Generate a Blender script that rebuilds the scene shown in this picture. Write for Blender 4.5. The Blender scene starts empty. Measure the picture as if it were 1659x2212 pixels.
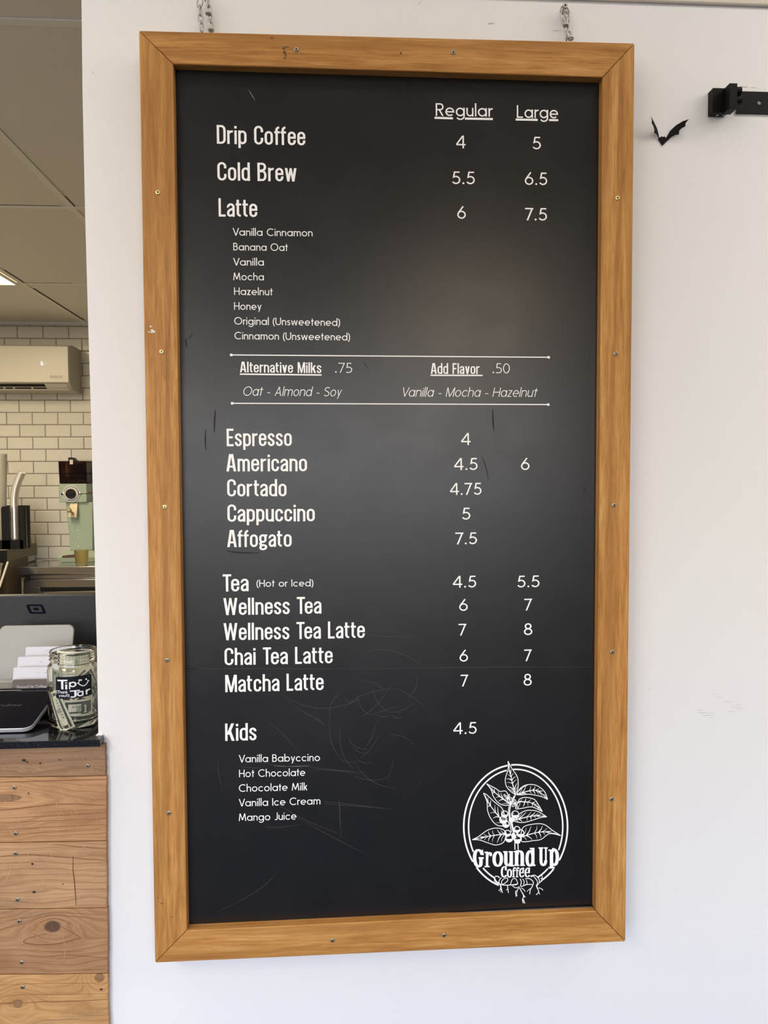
import bpy, bmesh, math, random
from mathutils import Vector, Matrix

random.seed(7)
SC = bpy.context.scene
COL = SC.collection
PI = math.pi
RAD = math.radians

# ------------------------------------------------------------------ camera, view, world, lights
F_PX, PX, PY = 1661.0, 829.5, 1106.0
CAM = Vector((0.0, -1.1845, 1.5))
YAW, PITCH, ROLL = 0.0638, 0.0444, -0.0048


def cam_rows():
    cy, sy = math.cos(YAW), math.sin(YAW)
    cp, sp = math.cos(PITCH), math.sin(PITCH)
    cr, sr = math.cos(ROLL), math.sin(ROLL)
    base = Matrix(((1, 0, 0), (0, 0, -1), (0, 1, 0)))
    ry = Matrix(((cy, 0, -sy), (0, 1, 0), (sy, 0, cy)))
    rx = Matrix(((1, 0, 0), (0, cp, -sp), (0, sp, cp)))
    rz = Matrix(((cr, -sr, 0), (sr, cr, 0), (0, 0, 1)))
    return rz @ rx @ ry @ base


MR = cam_rows()                       # rows: right, down, forward
cd = bpy.data.cameras.new('camera')
cd.sensor_fit = 'HORIZONTAL'
cd.sensor_width = 36.0
cd.lens = F_PX / 1659.0 * 36.0
cd.clip_start, cd.clip_end = 0.02, 60
cam = bpy.data.objects.new('camera', cd)
COL.objects.link(cam)
rot = Matrix((MR[0], -MR[1], -MR[2])).transposed()
cam.matrix_world = Matrix.Translation(CAM) @ rot.to_4x4()
SC.camera = cam

SC.view_settings.view_transform = 'Standard'
SC.view_settings.look = 'None'
SC.view_settings.exposure = 0.1
SC.view_settings.gamma = 1.0
SC.view_settings.use_curve_mapping = False

world = bpy.data.worlds.new('world')
SC.world = world
world.use_nodes = True
wt_ = world.node_tree
bg = wt_.nodes['Background']
geo_ = wt_.nodes.new('ShaderNodeTexCoord')
sep_ = wt_.nodes.new('ShaderNodeSeparateXYZ')
rmp = wt_.nodes.new('ShaderNodeValToRGB')      # street below the horizon, overcast sky above it
wt_.links.new(geo_.outputs['Generated'], sep_.inputs[0])
mad = wt_.nodes.new('ShaderNodeMath'); mad.operation = 'MULTIPLY_ADD'
mad.inputs[1].default_value = 0.5; mad.inputs[2].default_value = 0.5
wt_.links.new(sep_.outputs['Z'], mad.inputs[0])
wt_.links.new(mad.outputs[0], rmp.inputs[0])
SKY = ((0.40, (0.09, 0.09, 0.10)), (0.49, (0.13, 0.135, 0.145)), (0.51, (0.95, 0.93, 0.92)), (0.555, (0.86, 0.89, 0.95)), (0.595, (0.40, 0.70, 1.25)), (0.80, (0.34, 0.62, 1.2)))
while len(rmp.color_ramp.elements) < 6: rmp.color_ramp.elements.new(0.5)
for el, (p_, c_) in zip(rmp.color_ramp.elements, SKY): el.position = p_; el.color = (*c_, 1)
wt_.links.new(rmp.outputs[0], bg.inputs[0])
bg.inputs[1].default_value = 7.3


def area(name, loc, target, sx, sy, power, color, spread=180):
    l = bpy.data.lights.new(name, 'AREA')
    l.shape = 'RECTANGLE'
    l.size, l.size_y = sx, sy
    l.energy = power
    l.color = color
    l.spread = RAD(spread)
    o = bpy.data.objects.new(name, l)
    COL.objects.link(o)
    o.location = loc
    d = Vector(target) - Vector(loc)
    o.rotation_euler = d.to_track_quat('-Z', 'Y').to_euler()
    return o


# daylight through the shop window behind the camera, the lamp light of the kitchen and of the shop ceiling, plus added fill lights
WIN = (-3.2, 1.7, 0.60, 2.15)         # shop window: x0, x1, z0, z1
FRONT_Y = -4.6
portal = area('window_portal', ((WIN[0] + WIN[1]) / 2, FRONT_Y + 0.02, (WIN[2] + WIN[3]) / 2),
              ((WIN[0] + WIN[1]) / 2, 0, (WIN[2] + WIN[3]) / 2), WIN[1] - WIN[0], WIN[3] - WIN[2], 1, (1, 1, 1))
portal.data.cycles.is_portal = True
area('kitchen_lamp', (-1.86, 2.24, 2.455), (-1.86, 2.24, 0), 0.5, 1.0, 21, (1.0, 0.80, 0.50))
area('kitchen_fill', (-2.5, 0.8, 2.455), (-2.5, 0.8, 0), 0.5, 1.0, 17, (1.0, 0.80, 0.50))  # added fill to brighten the kitchen, not a known fitting
WARM = (1.0, 0.915, 0.80)
for nm_, x_, y_, w_, sx_, sy_ in (('shop_lamp', -1.5, -2.1, 33, 0.55, 1.1), ('shop_lamp_right', 2.3, -1.3, 25, 0.55, 1.1), ('wall_fill', -1.3, -0.42, 9.5, 1.1, 0.22), ('wall_fill_right', 1.5, -0.42, 7, 1.1, 0.22),  # the two wall lights are added fill for the upper wall
                                  ('wall_fill_middle', 0.1, -0.30, 2.6, 1.6, 0.12), ('shop_lamp_rear', -1.75, -3.3, 56, 0.55, 1.1), ('shop_lamp_rear_right', 0.8, -3.6, 40, 0.55, 1.1)):  # the middle light is added fill for the wall above the board
    area(nm_, (x_, y_, 2.455), (x_, y_, 0), sx_, sy_, w_, (1.0, 0.80, 0.56) if 'rear' in nm_ else WARM)


def ray(px, py):
    d = Vector(((px - PX) / F_PX, (py - PY) / F_PX, 1.0))
    return MR.transposed() @ d


def at(px, py, y):                    # the point of the plane at depth y seen there
    d = ray(px, py)
    t = (y - CAM.y) / d.y
    return CAM + d * t


def atz(px, py, z):
    d = ray(px, py)
    t = (z - CAM.z) / d.z
    return CAM + d * t


def atx(px, py, x):
    d = ray(px, py)
    t = (x - CAM.x) / d.x
    return CAM + d * t


# ------------------------------------------------------------------ helpers
def tag(o, label=None, cat=None, group=None, kind=None):
    if label: o['label'] = label
    if cat: o['category'] = cat
    if group: o['group'] = group
    if kind: o['kind'] = kind
    return o


def empty(name, loc, label, cat, group=None):
    o = bpy.data.objects.new(name, None)
    COL.objects.link(o)
    o.location = loc
    o.empty_display_size = 0.02
    return tag(o, label, cat, group)


def world_loc(o):
    p = Vector((0, 0, 0))
    while o:
        p += o.location
        o = o.parent
    return p


class MB:
    """Collects shapes in world coordinates; build() links them as ONE mesh object."""

    def __init__(self):
        self.v, self.f, self.m = [], [], []
        self.mi = 0

    def face(self, pts):
        n = len(self.v)
        self.v += [Vector(p) for p in pts]
        self.f.append(tuple(range(n, n + len(pts))))
        self.m.append(self.mi)

    def add(self, verts, faces):
        n = len(self.v)
        self.v += [Vector(p) for p in verts]
        for f in faces:
            self.f.append(tuple(n + i for i in f))
            self.m.append(self.mi)
        return self

    def box(self, x0, x1, y0, y1, z0, z1):
        vs = [(x, y, z) for z in (z0, z1) for y in (y0, y1) for x in (x0, x1)]
        return self.add(vs, [(0, 2, 3, 1), (4, 5, 7, 6), (0, 1, 5, 4), (2, 6, 7, 3), (0, 4, 6, 2), (1, 3, 7, 5)])

    def obox(self, c, ax, ay, az):    # centre and half-axis vectors
        c, ax, ay, az = Vector(c), Vector(ax), Vector(ay), Vector(az)
        vs = [c + ax * i + ay * j + az * k for k in (-1, 1) for j in (-1, 1) for i in (-1, 1)]
        return self.add(vs, [(0, 2, 3, 1), (4, 5, 7, 6), (0, 1, 5, 4), (2, 6, 7, 3), (0, 4, 6, 2), (1, 3, 7, 5)])

    def prism(self, poly, off):       # poly: list of 3D points, off: extrusion vector
        off = Vector(off)
        n = len(poly)
        vs = [Vector(p) for p in poly] + [Vector(p) + off for p in poly]
        fs = [tuple(range(n - 1, -1, -1)), tuple(range(n, 2 * n))]
        for i in range(n):
            j = (i + 1) % n
            fs.append((i, j, n + j, n + i))
        return self.add(vs, fs)

    def frustum(self, a, b):          # two loops of equal length
        n = len(a)
        fs = [tuple(range(n - 1, -1, -1)), tuple(range(n, 2 * n))]
        for i in range(n):
            j = (i + 1) % n
            fs.append((i, j, n + j, n + i))
        return self.add(list(a) + list(b), fs)

    def lathe(self, c, prof, n=48, a0=0.0, a1=2 * PI, cap=False):
        c = Vector(c)
        full = abs(a1 - a0 - 2 * PI) < 1e-6
        k = n if full else n + 1
        vs = []
        for r, z in prof:
            for i in range(k):
                t = a0 + (a1 - a0) * i / n
                vs.append(c + Vector((r * math.cos(t), r * math.sin(t), z)))
        fs = []
        for j in range(len(prof) - 1):
            for i in range(n):
                i2 = (i + 1) % k
                fs.append((j * k + i, j * k + i2, (j + 1) * k + i2, (j + 1) * k + i))
        if cap:
            fs.append(tuple(range(k - 1, -1, -1)))
            fs.append(tuple((len(prof) - 1) * k + i for i in range(k)))
        return self.add(vs, fs)

    def tube(self, pts, r, n=8, closed=False):
        pts = [Vector(p) for p in pts]
        k = len(pts)
        vs, fs = [], []
        prev = None
        for i, p in enumerate(pts):
            a = pts[i - 1] if (i or closed) else p
            b = pts[(i + 1) % k] if (i < k - 1 or closed) else p
            t = (b - a).normalized()
            if prev is None:
                u = t.orthogonal().normalized()
            else:
                u = (prev - t * prev.dot(t)).normalized()
            prev = u
            w = t.cross(u)
            rr = r[i] if isinstance(r, (list, tuple)) else r
            for j in range(n):
                q = 2 * PI * j / n
                vs.append(p + (u * math.cos(q) + w * math.sin(q)) * rr)
        m = k if closed else k - 1
        for i in range(m):
            i2 = (i + 1) % k
            for j in range(n):
                j2 = (j + 1) % n
                fs.append((i * n + j, i * n + j2, i2 * n + j2, i2 * n + j))
        if not closed:
            fs.append(tuple(range(n - 1, -1, -1)))
            fs.append(tuple((k - 1) * n + j for j in range(n)))
        return self.add(vs, fs)

    def cyl(self, a, b, r, n=20, r2=None):
        return self.tube([a, b], [r, r if r2 is None else r2], n)

    def sphere(self, c, r, nu=16, nv=10, sx=1, sy=1, sz=1):
        c = Vector(c)
        prof = [(max(1e-5, math.sin(PI * j / nv)) * r, -math.cos(PI * j / nv) * r) for j in range(nv + 1)]
        n0 = len(self.v)
        self.lathe(c, prof, nu)
        for i in range(n0, len(self.v)):
            d = self.v[i] - c
            self.v[i] = c + Vector((d.x * sx, d.y * sy, d.z * sz))
        return self

    def build(self, name, mats, parent=None, smooth=False, bevel=0.0, seg=2, weld=True, angle=40, label=None, fix=True):
        if not isinstance(mats, (list, tuple)): mats = [mats]
        if parent is not None:
            org = world_loc(parent)
        else:
            xs = [p.x for p in self.v]; ys = [p.y for p in self.v]; zs = [p.z for p in self.v]
            org = Vector(((min(xs) + max(xs)) / 2, (min(ys) + max(ys)) / 2, min(zs)))
        me = bpy.data.meshes.new(name)
        me.from_pydata([tuple(p - org) for p in self.v], [], self.f)
        for m in mats: me.materials.append(m)
        for i, p in enumerate(me.polygons): p.material_index = self.m[i]
        if fix:
            bm = bmesh.new(); bm.from_mesh(me)
            if weld: bmesh.ops.remove_doubles(bm, verts=bm.verts, dist=1e-6)
            bmesh.ops.recalc_face_normals(bm, faces=bm.faces)
            bm.to_mesh(me); bm.free()
        o = bpy.data.objects.new(name, me)
        COL.objects.link(o)
        if parent is not None: o.parent = parent
        else: o.location = org
        if bevel:
            md = o.modifiers.new('bevel', 'BEVEL')
            md.width, md.segments, md.limit_method, md.angle_limit = bevel, seg, 'ANGLE', RAD(35)
        if smooth or bevel:
            for p in me.polygons: p.use_smooth = True
            try:
                me.set_sharp_from_angle(angle=RAD(angle))
            except Exception:
                pass
        if label: o['label'] = label
        return o


def _each(self, name, mat, parent, label=None):
    # one object for every connected run of faces (runs do not share vertices between marks)
    runs, end = [], None
    for f in self.f:
        pts = [self.v[i] for i in f]
        if end is not None and any((p - q).length < 1e-7 for p in pts for q in end): runs[-1].append(pts)
        else: runs.append([pts])
        end = pts
    for i, r in enumerate(runs):
        mb = MB()
        for pts in r: mb.face([p + Vector((0, -1e-5 * (i % 11), 0)) for p in pts])
        mb.build(name, mat, parent, fix=False, label=label)


MB.build_each = _each


def rrect(w, h, r, n=6):              # rounded rectangle outline, centred, in 2D
    out = []
    for cx, cy, a in ((w / 2 - r, h / 2 - r, 0), (-w / 2 + r, h / 2 - r, 90), (-w / 2 + r, -h / 2 + r, 180), (w / 2 - r, -h / 2 + r, 270)):
        for i in range(n + 1):
            t = RAD(a + 90 * i / n)
            out.append((cx + r * math.cos(t), cy + r * math.sin(t)))
    return out


# ------------------------------------------------------------------ materials
class NT:
    def __init__(self, name):
        self.m = bpy.data.materials.new(name)
        self.m.use_nodes = True
        self.t = self.m.node_tree
        self.b = self.t.nodes['Principled BSDF']

    def n(self, kind, **kw):
        nd = self.t.nodes.new(kind)
        for k, v in kw.items():
            if k in nd.inputs.keys(): pass
            setattr(nd, k, v)
        return nd

    def link(self, a, b): self.t.links.new(a, b)

    def val(self, sock, v):
        if hasattr(v, 'is_linked') or hasattr(v, 'links'): self.link(v, sock)
        else: sock.default_value = v

    def math(self, op, a, b=0.0, c=0.0, clamp=False):
        nd = self.n('ShaderNodeMath', operation=op, use_clamp=clamp)
        self.val(nd.inputs[0], a); self.val(nd.inputs[1], b)
        if len(nd.inputs) > 2: self.val(nd.inputs[2], c)
        return nd.outputs[0]

    def mix(self, f, a, b, mode='MIX'):
        nd = self.n('ShaderNodeMix', data_type='RGBA', blend_type=mode)
        self.val(nd.inputs[0], f); self.val(nd.inputs[6], a); self.val(nd.inputs[7], b)
        return nd.outputs[2]

    def pos(self, scale=(1, 1, 1), loc=(0, 0, 0), rotz=(0, 0, 0)):
        g = self.n('ShaderNodeNewGeometry')
        mp = self.n('ShaderNodeMapping')
        self.link(g.outputs['Position'], mp.inputs[0])
        mp.inputs['Location'].default_value = loc
        mp.inputs['Rotation'].default_value = rotz
        mp.inputs['Scale'].default_value = scale
        return mp.outputs[0]

    def noise(self, vec, scale=5, detail=4, rough=0.5, dist=0.0):
        nd = self.n('ShaderNodeTexNoise')
        self.link(vec, nd.inputs['Vector'])
        nd.inputs['Scale'].default_value = scale
        nd.inputs['Detail'].default_value = detail
        nd.inputs['Roughness'].default_value = rough
        nd.inputs['Distortion'].default_value = dist
        return nd.outputs['Fac']

    def ramp(self, f, stops, interp='LINEAR'):
        nd = self.n('ShaderNodeValToRGB')
        nd.color_ramp.interpolation = interp
        e = nd.color_ramp.elements
        while len(e) < len(stops): e.new(0.5)
        for i, (p, c) in enumerate(stops):
            e[i].position = p
            e[i].color = (*c, 1) if len(c) == 3 else c
        self.link(f, nd.inputs[0])
        return nd.outputs[0]

    def bump(self, h, strength=0.2, dist=0.001):
        nd = self.n('ShaderNodeBump')
        self.link(h, nd.inputs['Height'])
        nd.inputs['Strength'].default_value = strength
        nd.inputs['Distance'].default_value = dist
        self.link(nd.outputs[0], self.b.inputs['Normal'])

    def set(self, **kw):
        for k, v in kw.items():
            s = self.b.inputs[k.replace('_', ' ')]
            self.val(s, (*v, 1) if isinstance(v, tuple) and len(v) == 3 and s.type == 'RGBA' else v)
        return self


def s2l(r, g, b):
    f = lambda c: (c / 255) / 12.92 if c / 255 <= 0.04045 else ((c / 255 + 0.055) / 1.055) ** 2.4
    return (f(r), f(g), f(b))


def plain(name, col, rough=0.5, metal=0.0, **kw):
    k = NT(name)
    k.set(Base_Color=col, Roughness=rough, Metallic=metal, **kw)
    h = k.noise(k.pos((60, 60, 60)), 3, 3)
    c = k.mix(k.math('MULTIPLY', h, 0.12), (*col, 1), (*[x * 0.8 for x in col], 1))
    k.link(c, k.b.inputs['Base Color'])
    return k.m


M = {}


def oak(name, axis):
    k = NT(name)
    s = (1, 1, 0.055) if axis == 'z' else (0.055, 1, 1)
    oi = k.n('ShaderNodeObjectInfo')
    v0 = k.pos((1, 1, 1))
    add = k.n('ShaderNodeVectorMath', operation='MULTIPLY_ADD')
    k.link(oi.outputs['Random'], add.inputs[0])
    add.inputs[1].default_value = (7.3, 3.1, 5.7)
    k.link(v0, add.inputs[2])
    mp = k.n('ShaderNodeMapping'); k.link(add.outputs[0], mp.inputs[0]); mp.inputs['Scale'].default_value = s
    v = mp.outputs[0]
    warp = k.noise(v, 9, 3, 0.55)
    # broad cathedral bands
    sep = k.n('ShaderNodeSeparateXYZ'); k.link(add.outputs[0], sep.inputs[0])
    across = sep.outputs['X'] if axis == 'z' else sep.outputs['Z']
    ph = k.math('ADD', k.math('MULTIPLY', across, 190.0), k.math('MULTIPLY', warp, 38.0))
    band = k.math('MULTIPLY_ADD', k.math('SINE', ph), 0.5, 0.5)
    band = k.math('POWER', band, 2.2)
    fine = k.noise(v, 330, 4, 0.7)
    fine2 = k.noise(v, 105, 4, 0.62, 0.5)
    mp2 = k.n('ShaderNodeMapping'); k.link(add.outputs[0], mp2.inputs[0])
    mp2.inputs['Scale'].default_value = (1, 1, 0.09) if axis == 'z' else (0.09, 1, 1)
    pore = k.noise(mp2.outputs[0], 420, 2, 0.5)
    t = k.math('ADD', k.math('MULTIPLY', fine2, 0.55), k.math('MULTIPLY', fine, 0.45))
    col = k.ramp(t, [(0.34, (0.235, 0.092, 0.018)), (0.47, (0.420, 0.190, 0.046)), (0.56, (0.520, 0.262, 0.076)), (0.68, (0.660, 0.380, 0.135))])
    col = k.mix(k.math('MULTIPLY', band, 0.50), col, (0.245, 0.096, 0.020, 1))
    pm = k.ramp(pore, [(0.54, (0, 0, 0)), (0.72, (1, 1, 1))])
    col = k.mix(k.math('MULTIPLY', pm, 0.28), col, (0.20, 0.075, 0.016, 1))
    patch = k.noise(add.outputs[0], 2.3, 2)
    col = k.mix(k.math('MULTIPLY', patch, 0.35), col, (0.50, 0.27, 0.085, 1))
    k.set(Base_Color=col, Roughness=0.45)
    k.b.inputs['Specular IOR Level'].default_value = 0.25
    k.bump(t, 0.15, 0.0006)
    return k.m


M['oak_z'] = oak('oak_upright', 'z')
M['oak_x'] = oak('oak_level', 'x')


def wall_paint():
    k = NT('white_wall_paint')
    n1 = k.noise(k.pos(), 3.0, 4)
    n2 = k.noise(k.pos(), 220, 3)
    c = k.mix(n1, (0.755, 0.76, 0.765, 1), (0.79, 0.795, 0.80, 1))
    k.set(Base_Color=c, Roughness=0.55)
    k.bump(k.math('ADD', n2, k.math('MULTIPLY', n1, 2.0)), 0.12, 0.0012)
    return k.m


M['wall'] = wall_paint()
M['far_wall'] = None


def vinyl():
    k = NT('black_vinyl')
    n1 = k.noise(k.pos((1, 1, 1)), 6, 5, 0.6)
    wx = k.noise(k.pos((900, 1, 60)), 1, 2)
    wz = k.noise(k.pos((60, 1, 900)), 1, 2)
    lp = k.noise(k.pos(), 14, 3, 0.5, 0.5)
    c = k.mix(n1, (0.0026, 0.0025, 0.0030, 1), (0.0038, 0.0037, 0.0043, 1))
    k.set(Base_Color=c, Roughness=k.math('MULTIPLY_ADD', lp, 0.10, 0.25))
    k.b.inputs['Specular IOR Level'].default_value = 0.56
    k.bump(k.math('ADD', wx, wz), 0.10, 0.0003)
    return k.m


M['vinyl'] = vinyl()
M['print'] = plain('white_print', (0.94, 0.94, 0.94), 0.5)
M['scratch'] = plain('scratched_vinyl', (0.060, 0.060, 0.064), 0.55)
M['scratch_bright'] = plain('deep_scratch', (0.22, 0.22, 0.22), 0.5)
M['crease'] = plain('creased_vinyl', (0.004, 0.004, 0.0045), 0.75)
M['brass'] = plain('brass_screw', (0.85, 0.72, 0.36), 0.32, 0.9)
M['steel_screw'] = plain('dull_screw', (0.38, 0.34, 0.28), 0.42, 0.9)
M['slot'] = plain('dark_recess', (0.02, 0.016, 0.012), 0.8)
M['chain'] = plain('galvanised_chain', (0.42, 0.41, 0.39), 0.38, 0.95)
M['smear'] = plain('paint_smear', (0.74, 0.70, 0.66), 0.7)
M['burn'] = plain('dark_smear', (0.10, 0.04, 0.012), 0.7)
M['scuff'] = plain('grey_scuff', (0.55, 0.55, 0.53), 0.7)
M['ceil'] = plain('ceiling_tile', (0.82, 0.79, 0.72), 0.85)
M['tbar'] = plain('ceiling_grid', (0.90, 0.87, 0.80), 0.6)
M['floor'] = plain('grey_floor', (0.045, 0.045, 0.05), 0.7)
M['far_wall'] = plain('taupe_wall', (0.30, 0.27, 0.24), 0.7)
M['floor_light'] = plain('pale_floor', (0.55, 0.50, 0.42), 0.5)
M['cream'] = plain('cream_trim_paint', (0.66, 0.61, 0.52), 0.6)
M['black'] = plain('black_plastic', (0.005, 0.005, 0.005), 0.42, 0.0, Specular_IOR_Level=0.25)
M['blackmetal'] = plain('black_powder_coat', (0.0035, 0.003, 0.003), 0.5, 0.0, Specular_IOR_Level=0.15)
M['paper_black'] = plain('black_card', (0.005, 0.004, 0.004), 0.75, 0.0, Specular_IOR_Level=0.2)


def tile():
    k = NT('white_subway_tile')
    mp = k.n('ShaderNodeMapping')
    g = k.n('ShaderNodeNewGeometry')
    sep = k.n('ShaderNodeSeparateXYZ'); k.link(g.outputs['Position'], sep.inputs[0])
    cb = k.n('ShaderNodeCombineXYZ')
    k.link(sep.outputs['X'], cb.inputs[0]); k.link(sep.outputs['Z'], cb.inputs[1])
    k.link(cb.outputs[0], mp.inputs[0])
    p = at(96.4, 864.5, 3.77)
    mp.inputs['Location'].default_value = (-p.x + 20 * TW, -p.z + 40 * TH, 0)
    br = k.n('ShaderNodeTexBrick')
    k.link(mp.outputs[0], br.inputs['Vector'])
    br.offset, br.offset_frequency, br.squash = 0.5, 2, 1.0
    br.inputs['Scale'].default_value = 1.0
    br.inputs['Brick Width'].default_value = TW
    br.inputs['Row Height'].default_value = TH
    br.inputs['Mortar Size'].default_value = 0.0018
    br.inputs['Mortar Smooth'].default_value = 0.15
    br.inputs['Color1'].default_value = (0.74, 0.72, 0.66, 1)
    br.inputs['Color2'].default_value = (0.78, 0.75, 0.69, 1)
    br.inputs['Mortar'].default_value = (0.16, 0.13, 0.10, 1)
    k.link(br.outputs['Color'], k.b.inputs['Base Color'])
    k.link(k.math('MULTIPLY_ADD', br.outputs['Fac'], 0.6, 0.10), k.b.inputs['Roughness'])
    br2 = k.n('ShaderNodeTexBrick')
    k.link(mp.outputs[0], br2.inputs['Vector'])
    br2.offset, br2.offset_frequency = 0.5, 2
    br2.inputs['Scale'].default_value = 1.0
    br2.inputs['Brick Width'].default_value = TW
    br2.inputs['Row Height'].default_value = TH
    br2.inputs['Mortar Size'].default_value = 0.0075
    br2.inputs['Mortar Smooth'].default_value = 1.0
    n = k.noise(k.pos(), 9, 2)
    h = k.math('SUBTRACT', k.math('MULTIPLY', n, 0.25), br2.outputs['Fac'])
    k.bump(h, 0.9, 0.004)
    return k.m


TW, TH = 0.1562, 0.0765
M['tile'] = tile()


def planks(name, tint, knots, z0, z1, seed, core=(0.10, 0.05, 0.024)):
    """pine board with the grain along x, flowing round its knots (knots: x, z, half-length, half-height, bulge)"""
    k = NT(name)
    g = k.n('ShaderNodeNewGeometry')
    sep = k.n('ShaderNodeSeparateXYZ'); k.link(g.outputs['Position'], sep.inputs[0])
    X, Z = sep.outputs['X'], sep.outputs['Z']
    wob = k.noise(k.pos((5, 5, 14), (seed, 0, seed * 2)), 1.0, 3, 0.55)
    Zw = k.math('ADD', Z, k.math('MULTIPLY', k.math('SUBTRACT', wob, 0.5), 0.030))
    gz = k.math('SUBTRACT', Zw, (z0 + z1) / 2 - 0.02)
    knotmask = None
    for (kx, kz, hl, hh, bulge) in knots:
        dx = k.math('DIVIDE', k.math('SUBTRACT', X, kx), hl * 2.2)
        dz = k.math('SUBTRACT', Zw, kz)
        e = k.math('POWER', 2.718, k.math('MULTIPLY', k.math('MULTIPLY', dx, dx), -1.0))
        dd = k.math('SUBTRACT', k.math('MULTIPLY', dz, dz), k.math('MULTIPLY', e, bulge * bulge))
        g1 = k.math('SQRT', k.math('ABSOLUTE', dd))
        near = k.math('POWER', 2.718, k.math('MULTIPLY', k.math('MULTIPLY', dz, dz), -1.0 / (0.035 * 0.035)))
        nx = k.math('POWER', 2.718, k.math('MULTIPLY', k.math('MULTIPLY', dx, dx), -0.35))
        w = k.math('MULTIPLY', near, nx)
        gz = k.math('ADD', k.math('MULTIPLY', gz, k.math('SUBTRACT', 1.0, w)), k.math('MULTIPLY', g1, w))
        ex = k.math('DIVIDE', k.math('SUBTRACT', X, kx), hl)
        ez = k.math('DIVIDE', k.math('SUBTRACT', Z, kz), hh)
        r2 = k.math('ADD', k.math('MULTIPLY', ex, ex), k.math('MULTIPLY', ez, ez))
        mk = k.math('SUBTRACT', 1.0, k.math('SMOOTH_MIN', r2, 1.0, 0.3), clamp=True)
        mk = k.math('MULTIPLY', mk, 2.2, clamp=True)
        knotmask = mk if knotmask is None else k.math('MAXIMUM', knotmask, mk)
    blot0 = k.noise(k.pos((3, 3, 10), (seed * 2, 0, 7)), 1.0, 3)
    rings = k.math('MULTIPLY_ADD', k.math('SINE', k.math('ADD', k.math('MULTIPLY', gz, 560.0), k.math('MULTIPLY', wob, 9.0))), 0.5, 0.5)
    rings = k.math('POWER', rings, 4.0)
    rings2 = k.math('MULTIPLY_ADD', k.math('SINE', k.math('ADD', k.math('MULTIPLY', gz, 1310.0), k.math('MULTIPLY', blot0, 22.0))), 0.5, 0.5)
    rings2 = k.math('MULTIPLY', k.math('POWER', rings2, 3.0), k.noise(k.pos((4, 4, 25), (seed * 7, 0, 2)), 1.0, 3))
    fine = k.noise(k.pos((3, 3, 160), (seed, 0, 0)), 1.0, 5, 0.6)
    blot = k.noise(k.pos((9, 9, 20), (seed * 3, 0, 1)), 1.0, 4, 0.6)
    grey = k.noise(k.pos((6, 6, 30), (seed * 5, 0, 4)), 1.0, 5, 0.65)
    a = tuple(c for c in tint)
    d = (a[0] * 0.70, a[1] * 0.62, a[2] * 0.54)
    l = (min(1, a[0] * 1.22), min(1, a[1] * 1.24), min(1, a[2] * 1.25))
    col = k.ramp(blot, [(0.3, d), (0.5, a), (0.7, l)])
    col = k.mix(k.math('MULTIPLY', fine, 0.40), col, (a[0] * 0.70, a[1] * 0.6, a[2] * 0.5, 1))
    col = k.mix(k.math('MULTIPLY', rings, 0.50), col, (a[0] * 0.62, a[1] * 0.46, a[2] * 0.34, 1))
    col = k.mix(k.math('MULTIPLY', rings2, 0.75), col, (a[0] * 0.66, a[1] * 0.50, a[2] * 0.38, 1))
    gm = k.ramp(grey, [(0.56, (0, 0, 0)), (0.74, (1, 1, 1))])
    col = k.mix(k.math('MULTIPLY', gm, 0.45), col, (0.17, 0.14, 0.11, 1))
    if knotmask is not None:
        kn = k.noise(k.pos((140, 140, 140)), 1.0, 4, 0.65)
        kc = k.ramp(k.math('ADD', k.math('MULTIPLY', knotmask, 0.55), k.math('MULTIPLY', kn, 0.45)), [(0.25, (0.05, 0.018, 0.007)), (0.6, (0.055, 0.024, 0.010)), (0.78, core), (0.95, tuple(c * 0.8 for c in core))])
        col = k.mix(knotmask, col, kc)
    k.set(Base_Color=col, Roughness=0.60)
    k.bump(k.math('ADD', fine, rings), 0.15, 0.0008)
    return k.m


def granite():
    k = NT('black_granite')
    n = k.noise(k.pos(), 700, 2)
    c = k.ramp(n, [(0.66, (0.006, 0.006, 0.007)), (0.74, (0.10, 0.10, 0.11))])
    k.set(Base_Color=c, Roughness=0.06)
    return k.m


M['granite'] = granite()


def brushed(name, col, rough):
    k = NT(name)
    n = k.noise(k.pos((2, 300, 300)), 1, 3)
    k.set(Base_Color=(*col, 1), Metallic=1.0, Roughness=k.math('MULTIPLY_ADD', n, 0.15, rough))
    k.bump(n, 0.05, 0.0005)
    return k.m


M['stainless'] = plain('stainless_steel', (0.58, 0.565, 0.58), 0.16, 0.95)
M['aluminium'] = plain('silver_aluminium', (0.46, 0.49, 0.54), 0.32, 0.35)
M['mint'] = plain('mint_enamel', (0.40, 0.50, 0.39), 0.38)
M['chrome'] = plain('chrome', (0.75, 0.75, 0.74), 0.18, 1.0)
M['spout'] = plain('brass_spout', (0.52, 0.45, 0.31), 0.42, 0.35)
M['white_plastic'] = plain('cream_plastic', (0.74, 0.71, 0.64), 0.38)
M['grey_plastic'] = plain('warm_grey_plastic', (0.50, 0.47, 0.40), 0.45)
M['pos_dark'] = plain('dark_grey_shell', (0.042, 0.044, 0.050), 0.45)
M['pos_logo'] = plain('navy_mark', (0.003, 0.0035, 0.011), 0.6, 0.0, Specular_IOR_Level=0.1)
M['pos_light'] = plain('light_grey_shell', (0.37, 0.375, 0.36), 0.5)
M['card'] = plain('white_card', (0.60, 0.61, 0.68), 0.5)
M['card_dark'] = plain('brown_card', (0.075, 0.058, 0.048), 0.5)
M['grey_ink'] = plain('grey_ink', (0.42, 0.42, 0.45), 0.6)
M['beige_side'] = plain('beige_laminate', (0.27, 0.235, 0.17), 0.5)
M['red_mark'] = plain('red_sticker', (0.50, 0.13, 0.09), 0.5)
M['label_black'] = plain('chalk_label', (0.005, 0.005, 0.010), 0.6, 0.0, Specular_IOR_Level=0.2)
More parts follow.
